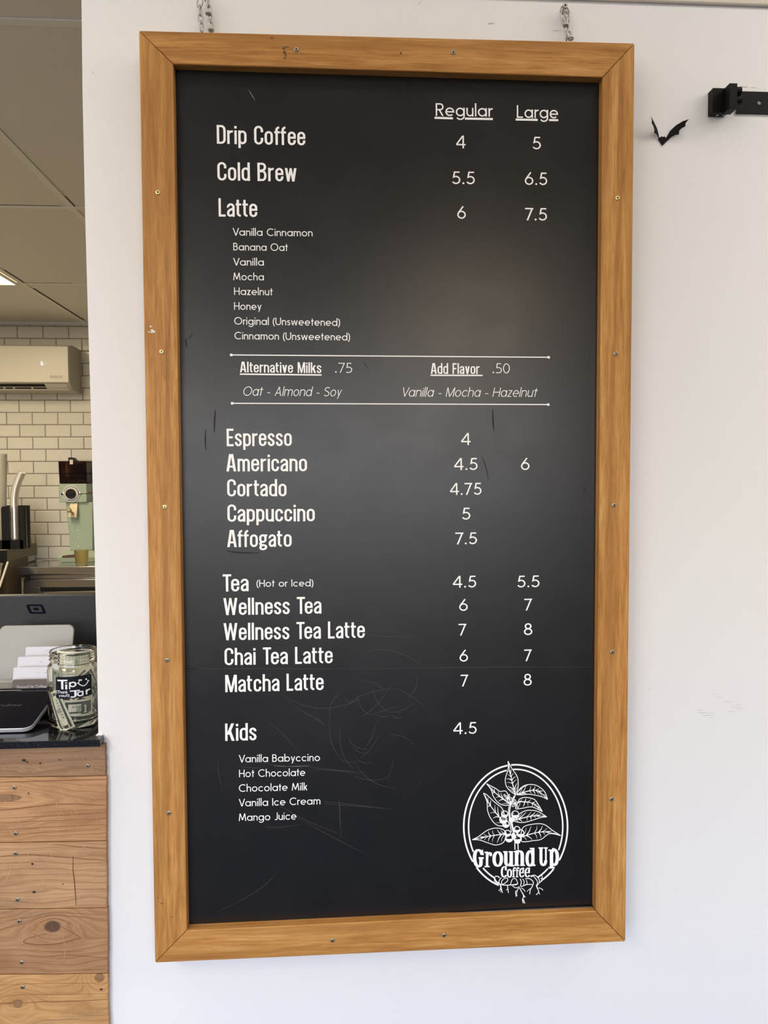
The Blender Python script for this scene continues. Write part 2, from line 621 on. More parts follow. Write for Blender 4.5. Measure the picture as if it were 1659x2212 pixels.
M['chalk'] = plain('chalk_ink', (0.80, 0.83, 0.90), 0.7)
M['bill'] = plain('bill_paper', (0.80, 0.78, 0.61), 0.7)
M['bill_ink'] = plain('bill_ink', (0.075, 0.090, 0.065), 0.7)
M['bill_green'] = plain('bill_green_ink', (0.30, 0.35, 0.25), 0.7)
M['bill_violet'] = plain('bill_violet_ink', (0.38, 0.31, 0.36), 0.7)
M['glass_screen'] = plain('dark_glass', (0.004, 0.005, 0.012), 0.05, 0.0, Specular_IOR_Level=0.1)
M['screen_text'] = plain('dim_screen_text', (0.020, 0.024, 0.036), 0.3, 0.0, Specular_IOR_Level=0.1)
M['white_frame'] = plain('white_window_frame', (0.75, 0.75, 0.74), 0.4)


def glass(name, col, rough=0.0, ior=1.48):
    k = NT(name)
    n = k.noise(k.pos((8, 8, 8)), 3, 2)
    k.set(Base_Color=(*col, 1), Roughness=rough, IOR=ior)
    k.b.inputs['Transmission Weight'].default_value = 1.0
    k.bump(n, 0.03, 0.001)
    return k.m


M['glass'] = glass('jar_glass', (0.98, 0.99, 0.975))
M['amber'] = glass('amber_plastic', (0.86, 0.72, 0.46), 0.3)
M['smoke'] = glass('smoked_acrylic', (0.50, 0.48, 0.46), 0.0, 1.1)
M['hopper'] = glass('brown_hopper', (0.13, 0.055, 0.024), 0.03, 1.15)
M['clear'] = glass('clear_acrylic', (0.92, 0.95, 1.0), 0.02)
M['clearcup'] = plain('cloudy_cup', (0.66, 0.64, 0.57), 0.3, 0.0, Transmission_Weight=0.45)
M['beans'] = plain('coffee_beans', (0.045, 0.016, 0.006), 0.4)


def emitter(name, col, s):
    k = NT(name)
    k.b.inputs['Emission Color'].default_value = (*col, 1)
    k.b.inputs['Emission Strength'].default_value = s
    k.set(Base_Color=(0.8, 0.8, 0.8, 1))
    return k.m


M['lamp'] = emitter('lamp_diffuser', (1.0, 0.86, 0.60), 2.2)
M['led'] = emitter('display_digits', (0.85, 0.82, 1.0), 0.75)

# ------------------------------------------------------------------ the setting
WALL_Y, FACE_Y = 0.0, -0.045
PANEL_Y = FACE_Y + 0.0157
CEIL_Z, BACK_Y = 2.477, 3.77
EDGE = [(177.5, 0), (178.3, 205), (184, 468), (190.4, 696), (195.9, 876), (198.4, 963), (200, 1052), (204.5, 1190), (206, 1280), (209, 1387), (212.4, 1582)]
edge = [at(x, y, WALL_Y) for x, y in EDGE]
edge[0].z = max(edge[0].z, 2.3)
SLAB_F, SLAB_T = -0.022, 0.0105
SLAB_Z = at(100, 1601, SLAB_F).z
XE = edge[-1].x


def struct(name, mb, mat, parent=None, **kw):
    o = mb.build(name, mat, parent, **kw)
    if parent is None: o['kind'] = 'structure'
    return o


mb = MB()
poly = [Vector((3.3, 0, 0)), Vector((3.3, 0, CEIL_Z)), Vector((edge[0].x - 0.004, 0, CEIL_Z))] + edge
poly += [Vector((XE, 0, 0))]
mb.prism(poly, (0, 0.12, 0))
wall_front = struct('wall_front', mb, M['wall'])

mb = MB()
mb.box(-3.3, XE - 0.001, 0.0, 0.10, 0, SLAB_Z - SLAB_T - 0.001)
struct('wall_counter', mb, M['wall'])

# torn plaster edge at the counter
mb = MB()
for (px, py, w, h) in ((216, 1588, 9, 7), (219, 1595, 7, 6), (211, 1590, 6, 5), (222, 1592, 6, 4)):
    p = at(px, py, -0.001)
    mb.sphere(p, 0.003, 8, 6, w / 5.0, 0.5, h / 6.0)
struct('wall_front_chip', mb, M['wall'], wall_front, smooth=True)
wall_front.children[0].name = 'torn_plaster'

mb = MB().box(-3.3, 3.3, BACK_Y, BACK_Y + 0.1, 0, CEIL_Z)
struct('wall_back', mb, M['tile'])
mb = MB().box(-3.4, -3.3, FRONT_Y, BACK_Y, 0, CEIL_Z)
struct('wall_left', mb, M['wall'])
mb = MB().box(3.3, 3.4, FRONT_Y, BACK_Y, 0, CEIL_Z)
struct('wall_right', mb, M['far_wall'])
mb = MB().box(-3.4, 3.4, FRONT_Y - 0.3, BACK_Y + 0.1, -0.1, 0)
struct('floor', mb, M['floor'])
mb = MB().box(-3.29, 3.29, 0.62, BACK_Y - 0.01, 0, 0.002)
struct('floor_kitchen', mb, M['floor_light'])
mb = MB().box(-3.4, 3.4, FRONT_Y, BACK_Y + 0.1, CEIL_Z, CEIL_Z + 0.1)
ceiling = struct('ceiling', mb, M['ceil'])
# ceiling grid: bars across every 1.1 m, bars in depth every 0.61 m
mb = MB()
for d in (0.618, 1.73 + 0.555, 2.87, 3.98):
    y = d + CAM.y + (1.11 if d < 0.7 else 0)
for y in (-0.55, 0.545, 1.69, 2.80):
    mb.box(-3.3, 3.3, y - 0.012, y + 0.012, CEIL_Z - 0.0035, CEIL_Z - 0.0005)
for x in (-2.765, -2.155, -1.545, -0.935, -0.325):
    mb.box(x - 0.012, x + 0.012, 0.13, BACK_Y, CEIL_Z - 0.003, CEIL_Z - 0.0005)
struct('grid_bar', mb, M['tbar'], ceiling)
# dark gaps where tiles sit crooked in the grid
mb = MB()
mb.box(-3.3, -0.97, 1.676, 1.681, CEIL_Z - 0.0012, CEIL_Z - 0.0004)
mb.box(-1.565, -1.3, 2.786, 2.790, CEIL_Z - 0.0012, CEIL_Z - 0.0004)
mb.box(-0.922, -0.919, 1.58, 1.68, CEIL_Z - 0.0012, CEIL_Z - 0.0004)
mb.box(-1.532, -1.524, 2.9, 3.7, CEIL_Z - 0.0012, CEIL_Z - 0.0004)
mb.box(-1.532, -1.526, 2.55, 2.78, CEIL_Z - 0.0012, CEIL_Z - 0.0004)
struct('tile_gap', mb, M['slot'], ceiling)
# cornice strip over the tiles and the rail over the menu wall
mb = MB().box(-3.3, 3.3, BACK_Y - 0.012, BACK_Y, CEIL_Z - 0.014, CEIL_Z)
struct('trim_1', mb, M['wall'])
pa, pb = at(1178, 0, 0.0), at(1659, 17, 0.0)
mb = MB().box(edge[0].x + 0.002, 3.3, -0.006, 0.0, (pa.z + pb.z) / 2, CEIL_Z - 0.001)
struct('trim_2', mb, M['cream'], bevel=0.003)

# shop front behind the camera: wall round the window
mb = MB()
mb.box(-3.3, WIN[0], FRONT_Y - 0.1, FRONT_Y, 0, CEIL_Z)
mb.box(WIN[1], 3.3, FRONT_Y - 0.1, FRONT_Y, 0, CEIL_Z)
mb.box(WIN[0], WIN[1], FRONT_Y - 0.1, FRONT_Y, 0, WIN[2])
mb.box(WIN[0], WIN[1], FRONT_Y - 0.1, FRONT_Y, WIN[3], CEIL_Z)
struct('wall_street', mb, M['far_wall'])
mb = MB()
for x in (WIN[0], (WIN[0] + WIN[1]) / 2 - 0.03, WIN[1] - 0.06):
    mb.box(x, x + 0.06, FRONT_Y - 0.04, FRONT_Y + 0.01, WIN[2], WIN[3])
for z in (WIN[2], WIN[3] - 0.06):
    mb.box(WIN[0], WIN[1], FRONT_Y - 0.04, FRONT_Y + 0.01, z, z + 0.06)
struct('window_1', mb, M['white_frame'])

# scuffs on the white wall
mb = MB()


def wstrip(mb, x0, y0, x1, y1, w, y=-0.0004):
    a, b = at(x0, y0, y), at(x1, y1, y)
    d = (b - a).normalized()
    n = Vector((-d.z, 0, d.x)) * (w * 0.5 / 1400.0)
    mb.face([a - n * 0.4, b - n * 0.4, b + n * 0.4, a + n])


for x0, y0, x1, y1, w in ((1505, 1534, 1522, 1535, 1.0), (1508, 1540, 1543, 1540, 1.6), (1519, 1546, 1543, 1545, 1.8), (1533, 1551, 1543, 1551, 1.4),
                          (1541, 1499, 1548, 1501, 1.2), (1546, 1506, 1565, 1506, 1.0), (1565, 1516, 1585, 1516, 1.4), (1588, 1521, 1600, 1523, 1.2),
                          (1579, 1527, 1600, 1527, 1.4), (1590, 1531, 1604, 1531, 1.6), (1572, 1537, 1590, 1536, 1.0), (1556, 1547, 1561, 1548, 1.0),
                          (1403, 1488, 1405, 1490, 2), (1598, 187, 1616, 188, 2.6), (1622, 189, 1634, 189, 1.4), (1372, 1485, 1373, 1488, 1.5), (1055, 51, 1068, 50, 3.5),
                          (1195, 66, 1206, 66, 1.6), (1326, 2047, 1327, 2054, 1.2), (904, 10, 908, 3, 2), (199, 155, 204, 161, 2.5), (1358, 1233, 1359, 1248, 1.0), (1365, 1230, 1371, 1240, 0.8), (369, 8, 371, 9, 2)):
    wstrip(mb, x0, y0, x1, y1, w)
mb.build_each('scuff_mark', M['scuff'], wall_front)

# ------------------------------------------------------------------ menu board
bc = at(845, 1080, FACE_Y)
board = empty('menu_board', (bc.x, FACE_Y, at(845, 2057, FACE_Y).z),
              'large black drinks menu in a wide oak frame hung on the white wall', 'menu board')
OUT = [at(x, y, FACE_Y) for x, y in ((300, 66), (1371, 93), (1351, 2034), (335, 2080))]
INN = [at(x, y, FACE_Y) for x, y in ((374, 138), (1302, 167), (1287, 1968), (404, 2010))]
TH_F = Vector((0, 0.030, 0))


def shrink(quad, g):                  # hairline gap along the mitres
    c = sum(quad, Vector()) / 4
    return [p + (c - p).normalized() * g for p in quad]


for i, (nm, mat) in enumerate((('top_rail', 'oak_x'), ('side_rail', 'oak_z'), ('bottom_rail', 'oak_x'), ('side_rail', 'oak_z'))):
    j = (i + 1) % 4
    q = [OUT[i].copy(), OUT[j].copy(), INN[j].copy(), INN[i].copy()]
    along = (q[1] - q[0]).normalized() * 0.00035
    q = [q[0] + along, q[1] - along, q[2] - along, q[3] + along]
    mb = MB(); mb.prism(q, TH_F)
    mb.build(nm, M[mat], board, bevel=0.0012, seg=2)

mb = MB()
ext = 0.006
pq = [INN[0] + Vector((-ext, 0, ext)), INN[1] + Vector((ext, 0, ext)), INN[2] + Vector((ext, 0, -ext)), INN[3] + Vector((-ext, 0, -ext))]
pq = [Vector((p.x, PANEL_Y, p.z)) for p in pq]
mb.prism(pq, (0, 0.006, 0))
panel = mb.build('black_panel', M['vinyl'], board)

# curled vinyl lip along the panel's lower edge
mb = MB()
a, b = at(1290, 1966, PANEL_Y), at(900, 1977, PANEL_Y)
mb.tube([Vector((a.x - 0.004, PANEL_Y - 0.001, a.z + 0.006)), Vector(((a.x + b.x) / 2, PANEL_Y - 0.0012, (a.z + b.z) / 2 + 0.004)), Vector((b.x, PANEL_Y - 0.0002, b.z + 0.001))], [0.0035, 0.0028, 0.0008], 8)
mb.build('curled_edge', M['vinyl'], panel, smooth=True)

# screws in the frame
SCREWS = [(640, 107, 's'), (979, 113, 's'), (341, 416, 'b'), (349, 760, 'b'), (356, 1095, 'b'), (361, 1426, 's'), (365, 1756, 's'),
          (1334, 428, 'b'), (1330, 764, 's'), (1326, 1091, 's'), (1322, 1408, 's'), (1321, 1726, 's'), (718, 2031, 's'), (959, 2020, 's')]


def screw(parent, p, mat, r=0.0034, rotz=0.0, nm='screw', lab=None):
    mb = MB()
    n = 18
    prof = [(r, -0.0003), (r, 0.0006), (r * 0.8, 0.0012), (r * 0.62, 0.0013)]
    vs, fs = [], []
    for rr, h in prof:
        for i in range(n):
            t = 2 * PI * i / n
            vs.append(p + Vector((rr * math.cos(t), -h, rr * math.sin(t))))
    for j in range(len(prof) - 1):
        for i in range(n):
            i2 = (i + 1) % n
            fs.append((j * n + i, j * n + i2, (j + 1) * n + i2, (j + 1) * n + i))
    fs.append(tuple((len(prof) - 1) * n + i for i in range(n)))
    mb.add(vs, fs)
    mb.mi = 1
    for a in (rotz, rotz + PI / 2):
        u = Vector((math.cos(a), 0, math.sin(a))); w = Vector((-math.sin(a), 0, math.cos(a)))
        c = p + Vector((0, -0.00138, 0))
        L, W = r * 0.52, r * 0.15
        mb.face([c - u * L - w * W, c + u * L - w * W, c + u * L + w * W, c - u * L + w * W])
    return mb.build(nm, [mat, M['slot']], parent, smooth=True, angle=50, label=lab)


for i, (x, y, k) in enumerate(SCREWS):
    screw(board, at(x, y, FACE_Y), M['brass'] if k == 'b' else M['steel_screw'], rotz=0.4 + i * 1.1,
          lab='bright brass screw head' if k == 'b' else 'dull steel screw head')

# smears on the frame
mb = MB()
for px, py, r in ((325, 705, 3), (328, 713, 3.2), (332, 716, 3.5), (327, 718, 2.5), (322, 717, 2)):
    c = at(px, py, FACE_Y - 0.0003)
    mb.face([c + Vector((math.cos(t) * r * 0.00075 * random.uniform(0.6, 1.2), 0, math.sin(t) * r * 0.0006 * random.uniform(0.5, 1.2))) for t in [i * PI / 4 for i in range(8)]])
mb.build_each('paint_smear', M['smear'], board, label='white paint smear on the left rail')
mb = MB()
for px, py, rx, ry in ((613, 104, 3, 4), (615, 113, 3.5, 5), (617, 120, 3, 3), (615, 126, 2.5, 2.5), (620, 101, 5, 1.0), (866, 115, 3, 2.4), (588, 82, 4, 1), (1124, 91, 1.3, 1), (372, 1981, 1.6, 1.8), (349, 1952, 3, 1.2), (341, 1939, 1.8, 1.0)):
    c = at(px, py, FACE_Y - 0.0003)
    mb.face([c + Vector((math.cos(t) * rx * 0.0007 * random.uniform(0.5, 1.1), 0, math.sin(t) * ry * 0.0007 * random.uniform(0.5, 1.1))) for t in [i * PI / 5 for i in range(10)]])
mb.build_each('burn_mark', M['burn'], board, label='dark smudge on the oak')

# ------------------------------------------------------------------ lettering
# A glyph is (advance, [strokes]); a stroke is ('p', points) drawn with an elliptical pen, ('q', points) a filled polygon.


def arc(cx, cy, rx, ry, a0, a1, n=14):
    return [(cx + rx * math.cos(RAD(a0 + (a1 - a0) * i / n)), cy + ry * math.sin(RAD(a0 + (a1 - a0) * i / n))) for i in range(n + 1)]


def bez(p0, p1, p2, p3=None, n=12):
    if p3 is None: p1, p2, p3 = tuple((a + 2 * b) / 3 for a, b in zip(p0, p1)), tuple((c + 2 * b) / 3 for c, b in zip(p2, p1)), p2
    o = []
    for i in range(n + 1):
        t = i / n; u = 1 - t
        o.append(tuple(u**3 * a + 3 * u * u * t * b + 3 * u * t * t * c + t**3 * d for a, b, c, d in zip(p0, p1, p2, p3)))
    return o


def rect(x0, y0, x1, y1): return ('q', [(x0, y0), (x1, y0), (x1, y1), (x0, y1)])


def diag(x0, y0, x1, y1, w): return ('q', [(x0 - w / 2, y0), (x0 + w / 2, y0), (x1 + w / 2, y1), (x1 - w / 2, y1)])


def P(*parts):
    o = []
    for p in parts:
        if isinstance(p, list): o += p
        else: o.append(p)
    r = []
    for p in o:
        if not r or abs(p[0] - r[-1][0]) + abs(p[1] - r[-1][1]) > 1e-5: r.append(p)
    return ('p', r)


def Cl(*parts):
    k = P(*parts)[1]
    if abs(k[0][0] - k[-1][0]) + abs(k[0][1] - k[-1][1]) < 1e-5: k = k[:-1]
    return ('c', k)


def oswald():
    A, B, X = 0.064, 0.055, 0.73
    G = {}

    def stem(x, y0, y1): return rect(x - A, y0, x + A, y1)

    def oval(w, h, y=0.0, ry=0.17):
        l, r, c = A, w - A, w / 2
        return Cl(arc(c, h - B - ry, c - l, ry, 0, 180), arc(c, y + B + ry, c - l, ry, 180, 360))

    def arch(x0, x1, ry=0.17):
        return P(arc((x0 + x1) / 2, X - B - ry, (x1 - x0) / 2, ry, 180, 0), (x1, 0))
    w = 0.45
    G['o'] = (w, [oval(w, X)])
    G['n'] = (w, [stem(A, 0, X), arch(A, w - A)])
    G['h'] = (w, [stem(A, 0, 1), arch(A, w - A)])
    G['m'] = (0.68, [stem(A, 0, X), arch(A, 0.34), arch(0.34, 0.68 - A)])
    G['u'] = (w, [stem(w - A, 0, X), P((A, X), arc(w / 2, B + 0.17, w / 2 - A, 0.17, 180, 360))])
    G['r'] = (0.31, [stem(A, 0, X), P(arc(0.31, X - B - 0.17, 0.31 - A, 0.17, 180, 90))])
    G['i'] = (2 * A, [stem(A, 0, X), rect(0, 0.83, 2 * A, 0.965)])
    G['l'] = (2 * A, [stem(A, 0, 1)])
    G['p'] = (w, [stem(A, -0.21, X), P(arc(w / 2, X - B - 0.17, w / 2 - A, 0.17, 180, 0), arc(w / 2, B + 0.17, w / 2 - A, 0.17, 0, -180))])
    G['d'] = (w, [stem(w - A, 0, 1), P(arc(w / 2, X - B - 0.17, w / 2 - A, 0.17, 0, 180), arc(w / 2, B + 0.17, w / 2 - A, 0.17, 180, 360))])
    G['e'] = (w - 0.01, [P((A, 0.40), (w - A - 0.01, 0.40), arc(w / 2 - 0.005, X - B - 0.17, w / 2 - A - 0.005, 0.17, 0, 180), arc(w / 2 - 0.005, B + 0.17, w / 2 - A - 0.005, 0.17, 180, 360), (w - A - 0.01, 0.27))])
    G['c'] = (w - 0.02, [P((w - A - 0.02, 0.47), arc(w / 2 - 0.01, X - B - 0.17, w / 2 - A - 0.01, 0.17, 0, 180), arc(w / 2 - 0.01, B + 0.17, w / 2 - A - 0.01, 0.17, 180, 360), (w - A - 0.02, 0.27))])
    G['a'] = (0.42, [P((A + 0.01, 0.52), arc(0.21, X - B - 0.15, 0.21 - A, 0.15, 180, 0), (0.42 - A, 0)),
                     P(bez((0.42 - A, 0.46), (0.25, 0.40), (A, 0.36), (A, 0.21)), arc(A + 0.11, B + 0.11, 0.11, 0.11, 170, 290), (0.42 - A, 0.14))])
    G['s'] = (0.40, [P((0.40 - A, 0.52), arc(0.20, X - B - 0.14, 0.20 - A, 0.14, 0, 180), bez((A, 0.53), (A, 0.40), (0.40 - A, 0.36), (0.40 - A, 0.21)), arc(0.20, B + 0.14, 0.20 - A, 0.14, 0, -180), (A, 0.24))])
    G['f'] = (0.31, [P((0.06 + A, 0), (0.06 + A, 0.80), arc(0.06 + A + 0.16, 0.80, 0.16, 0.14, 180, 95)), rect(0, X - 0.11, 0.30, X)])
    G['t'] = (0.31, [P((0.05 + A, 0.93), (0.05 + A, 0.22), arc(0.05 + A + 0.16, 0.20, 0.16, 0.14, 180, 268)), rect(0, X - 0.11, 0.30, X)])
    G['k'] = (0.45, [stem(A, 0, 1), diag(0.15, 0.30, 0.36, X, 0.15), diag(0.37, 0, 0.22, 0.46, 0.155)])
    G['v'] = (0.42, [diag(0.21, 0, 0.073, X, 0.145), diag(0.21, 0, 0.347, X, 0.145)])
    G['w'] = (0.64, [diag(0.19, 0, 0.07, X, 0.135), diag(0.19, 0, 0.32, X, 0.11), diag(0.45, 0, 0.32, X, 0.11), diag(0.45, 0, 0.57, X, 0.135)])
    G['g'] = (0.46, [Cl(arc(0.21, X - B - 0.13, 0.21 - A, 0.13, 0, 180), arc(0.21, 0.27 + B + 0.09, 0.21 - A, 0.12, 180, 360)),
                     rect(0.30, X - 0.11, 0.46, X - 0.005),
                     P(bez((0.15, 0.29), (0.04, 0.22), (0.03, 0.13), (0.16, 0.115)), bez((0.16, 0.115), (0.36, 0.10), (0.40, 0.06), (0.39, -0.03)), bez((0.39, -0.03), (0.36, -0.17), (0.06, -0.17), (0.065, -0.04)), bez((0.065, -0.04), (0.07, 0.04), (0.12, 0.08), (0.2, 0.11)))])
    # capitals
    G['D'] = (0.48, [stem(A, 0, 1), P((A, 1 - B), (0.24, 1 - B), arc(0.24, 0.80 - B, 0.24 - A, 0.20, 90, 0), arc(0.24, 0.20 + B, 0.24 - A, 0.20, 0, -90), (A, B))])
    G['C'] = (0.49, [P((0.49 - A, 0.66), arc(0.245, 1 - B - 0.19, 0.245 - A, 0.19, 0, 180), arc(0.245, B + 0.19, 0.245 - A, 0.19, 180, 360), (0.49 - A, 0.36))])
    G['B'] = (0.50, [stem(A, 0, 1), P((A, 1 - B), (0.25, 1 - B), arc(0.27, 0.765, 0.14, 0.175, 90, -90), (A, 0.53)), P((A, 0.53), (0.26, 0.53), arc(0.28, 0.297, 0.147, 0.237, 90, -90), (A, B))])
    G['L'] = (0.38, [stem(A, 0, 1), rect(A, 0, 0.38, 0.12)])
    G['E'] = (0.40, [stem(A, 0, 1), rect(A, 0, 0.40, 0.12), rect(A, 0.45, 0.36, 0.56), rect(A, 0.88, 0.40, 1)])
    G['F'] = (0.38, [stem(A, 0, 1), rect(A, 0.43, 0.34, 0.55), rect(A, 0.88, 0.38, 1)])
    G['T'] = (0.46, [stem(0.23, 0, 1), rect(0, 0.88, 0.46, 1)])
    G['A'] = (0.54, [diag(0.07, 0, 0.27 - 0.045, 1, 0.14), diag(0.47, 0, 0.27 + 0.045, 1, 0.14), rect(0.23, 0.9, 0.31, 1.0), rect(0.12, 0.22, 0.42, 0.33)])
    G['M'] = (0.66, [stem(A, 0, 1), stem(0.66 - A, 0, 1), diag(0.33, 0.0, 0.10, 1, 0.13), diag(0.33, 0.0, 0.56, 1, 0.13)])
    G['W'] = (0.78, [diag(0.22, 0, 0.07, 1, 0.14), diag(0.22, 0, 0.39, 1, 0.105), diag(0.56, 0, 0.39, 1, 0.105), diag(0.56, 0, 0.71, 1, 0.14)])
    G['K'] = (0.52, [stem(A, 0, 1), diag(0.16, 0.36, 0.42, 1, 0.16), diag(0.44, 0, 0.24, 0.60, 0.16)])
    G[' '] = (0.25, [])
    return G, (A, B), 0.080


def geo(A=0.054, X=0.68, round_w=1.0):
    B = A
    G = {}
    R = X / 2 - B                     # centre-line radius of round letters
    rw = R * round_w
    D = 2 * rw + 2 * A

    def st(x, y0, y1): return rect(x - A, y0, x + A, y1)

    def ring(cx, cy, rx, ry): return Cl(arc(cx, cy, rx, ry, 0, 360, 36))
    c0 = A + rw
    cy = X / 2
    G['o'] = (D, [ring(c0, cy, rw, R)])
    G['a'] = (D + 0.02, [ring(c0, cy, rw, R), st(D - A + 0.01, 0, X)])
    G['d'] = (D + 0.02, [ring(c0, cy, rw, R), st(D - A + 0.01, 0, 1.05)])
    G['b'] = (D + 0.02, [ring(c0 + 0.02, cy, rw, R), st(A, 0, 1.05)])
    G['p'] = (D + 0.02, [ring(c0 + 0.02, cy, rw, R), st(A, -0.28, X)])
    G['g'] = (D + 0.02, [ring(c0, cy, rw, R), P((D - A + 0.01, X), (D - A + 0.01, 0.02), arc(c0 + 0.005, 0.02, rw + 0.005, R * 0.92, 0, -150))])
    G['c'] = (D - 0.06, [P(arc(c0, cy, rw, R, 42, 318, 28))])
    G['e'] = (D, [P((A, cy), arc(c0, cy, rw, R, 0, 0, 1), arc(c0, cy, rw, R, 0, 312, 30))])
    G['n'] = (0.54, [st(A, 0, X), P((A, X - B - 0.19), arc(0.27, X - B - 0.21, 0.27 - A, 0.21, 180, 0), (0.54 - A, 0))])
    G['h'] = (0.54, [st(A, 0, 1.05), P(arc(0.27, X - B - 0.21, 0.27 - A, 0.21, 180, 0), (0.54 - A, 0))])
    G['m'] = (0.86, [st(A, 0, X), P(arc((A + 0.43) / 2, X - B - 0.18, (0.43 - A) / 2, 0.18, 180, 0), (0.43, 0)), P(arc((0.43 + 0.86 - A) / 2, X - B - 0.18, (0.43 - A) / 2, 0.18, 180, 0), (0.86 - A, 0))])
    G['u'] = (0.54, [st(0.54 - A, 0, X), P((A, X), arc(0.27, B + 0.21, 0.27 - A, 0.21, 180, 360))])
    G['r'] = (0.30, [st(A, 0, X), P(arc(0.31, X - B - 0.22, 0.31 - A, 0.22, 180, 85))])
    G['i'] = (2 * A, [st(A, 0, X), ('q', arc(A, 0.90, A * 1.3, A * 1.3, 0, 360, 14)[:-1])])
    G['l'] = (2 * A, [st(A, 0, 1.05)])
    G['t'] = (0.34, [st(0.16, 0, 0.93), rect(0, X - 2 * B, 0.34, X)])
    G['f'] = (0.34, [P((0.14, 0), (0.14, 0.82), arc(0.30, 0.82, 0.16, 0.18, 180, 95)), rect(0, X - 2 * B, 0.32, X)])
    G['k'] = (0.46, [st(A, 0, 1.05), diag(0.11, 0.26, 0.38, X, 0.14), diag(0.39, 0, 0.20, 0.40, 0.135)])
    G['s'] = (0.40, [P(arc(0.20, X - B - 0.14, 0.20 - A, 0.14, 30, 180), bez((A, X - B - 0.14), (A, 0.36), (0.40 - A, 0.40), (0.40 - A, B + 0.15)), arc(0.20, B + 0.15, 0.20 - A, 0.15, 0, -155))])
    G['v'] = (0.54, [diag(0.27, 0, 0.065, X, 0.115), diag(0.27, 0, 0.475, X, 0.115)])
    G['w'] = (0.84, [diag(0.22, 0, 0.06, X, 0.11), diag(0.22, 0, 0.42, X, 0.10), diag(0.62, 0, 0.42, X, 0.10), diag(0.62, 0, 0.78, X, 0.11)])
    G['y'] = (0.54, [diag(0.27, 0.0, 0.065, X, 0.115), diag(0.165, -0.26, 0.475, X, 0.115)])
    G['z'] = (0.46, [rect(0.02, X - 2 * B, 0.45, X), rect(0.0, 0, 0.46, 2 * B), diag(0.085, B, 0.365, X - B, 0.15)])
    G['('] = (0.22, [P(arc(0.42, 0.40, 0.37, 0.66, 122, 238))])
    G[')'] = (0.22, [P(arc(-0.20, 0.40, 0.37, 0.66, 58, -58))])
    G['-'] = (0.30, [rect(0, 0.30, 0.30, 0.30 + 2 * B)])
    G[' '] = (0.29, [])
    CR = 0.5 - B
    cw = CR * (0.5 + 0.5 * round_w)
    G['O'] = (2 * cw + 2 * A, [ring(cw + A, 0.5, cw, CR)])
    G['C'] = (2 * cw - 0.04, [P(arc(cw + A, 0.5, cw, CR, 48, 312, 34))])
    G['G'] = (2 * cw + 2 * A, [P(arc(cw + A, 0.5, cw, CR, 48, 360, 34), (cw + A, 0.5))])
    G['V'] = (0.78, [diag(0.39, 0, 0.06, 1, 0.118), diag(0.39, 0, 0.72, 1, 0.118)])
    G['A'] = (0.78, [diag(0.06, 0, 0.39, 1, 0.118), diag(0.72, 0, 0.39, 1, 0.118), rect(0.17, 0.27, 0.61, 0.27 + 2 * B)])
    G['B'] = (0.58, [st(A, 0, 1), P((A, 1 - B), (0.28, 1 - B), arc(0.28, 0.745, 0.20, 0.255 - B, 90, -90), (A, 0.49 + B)), P((A, 0.49 + B), (0.30, 0.49 + B), arc(0.30, 0.27 + B / 2, 0.225, 0.27 - B / 2, 90, -90), (A, B))])
    G['M'] = (0.94, [diag(0.06, 0, 0.17, 1, 0.11), diag(0.88, 0, 0.77, 1, 0.11), diag(0.47, 0.12, 0.17, 1, 0.115), diag(0.47, 0.12, 0.77, 1, 0.115)])
    G['H'] = (0.70, [st(A, 0, 1), st(0.70 - A, 0, 1), rect(A, 0.5 - B, 0.70 - A, 0.5 + B)])
    G['U'] = (0.70, [P((A, 1), arc(0.35, B + 0.29, 0.35 - A, 0.29, 180, 360), (0.70 - A, 1))])
    G['I'] = (2 * A, [st(A, 0, 1)])
    G['J'] = (0.44, [P((0.44 - A, 1), arc(0.44 - A - 0.17, B + 0.19, 0.17, 0.19, 0, -130))])
    G['L'] = (0.50, [st(A, 0, 1), rect(A, 0, 0.50, 2 * B)])
    G['R'] = (0.62, [st(A, 0, 1), P((A, 1 - B), (0.33, 1 - B), arc(0.33, 0.72, 0.22, 0.28 - B, 90, -90), (A, 0.44 + B)), diag(0.54, 0, 0.28, 0.47, 0.13)])
    G['S'] = (0.56, [P(arc(0.28, 1 - B - 0.20, 0.28 - A, 0.20, 30, 180), bez((A, 0.80 - B), (A, 0.50), (0.56 - A, 0.58), (0.56 - A, B + 0.22)), arc(0.28, B + 0.22, 0.28 - A, 0.22, 0, -155))])
    # figures
    G['4'] = (0.74, [rect(0.505, 0, 0.505 + 2 * A, 1), rect(0.04, 0.235, 0.74, 0.235 + 2 * B), ('p', [(0.05, 0.29), (0.535, 0.985)])])
    G['5'] = (0.63, [P((0.575, 1 - B), (0.20, 1 - B), (0.125, 0.545), arc(0.30, 0.33, 0.275, 0.275, 128, -150, 26))])
    G['6'] = (0.66, [ring(0.33, 0.325, 0.275, 0.27), ('p', [(0.10, 0.49), (0.46, 1.0)])])
    G['7'] = (0.62, [rect(0, 1 - 2 * B, 0.62, 1), diag(0.17, 0, 0.53, 1 - B, 0.12)])
    G['8'] = (0.62, [ring(0.31, 0.745, 0.195, 0.2), ring(0.31, 0.29, 0.255, 0.236)])
    G['0'] = (0.60, [ring(0.30, 0.5, 0.30 - A, 0.5 - B)])
    G['.'] = (0.17, [('q', arc(0.085, 0.075, 0.075, 0.075, 0, 360, 16)[:-1])])
    return G, (A, B), 0.115


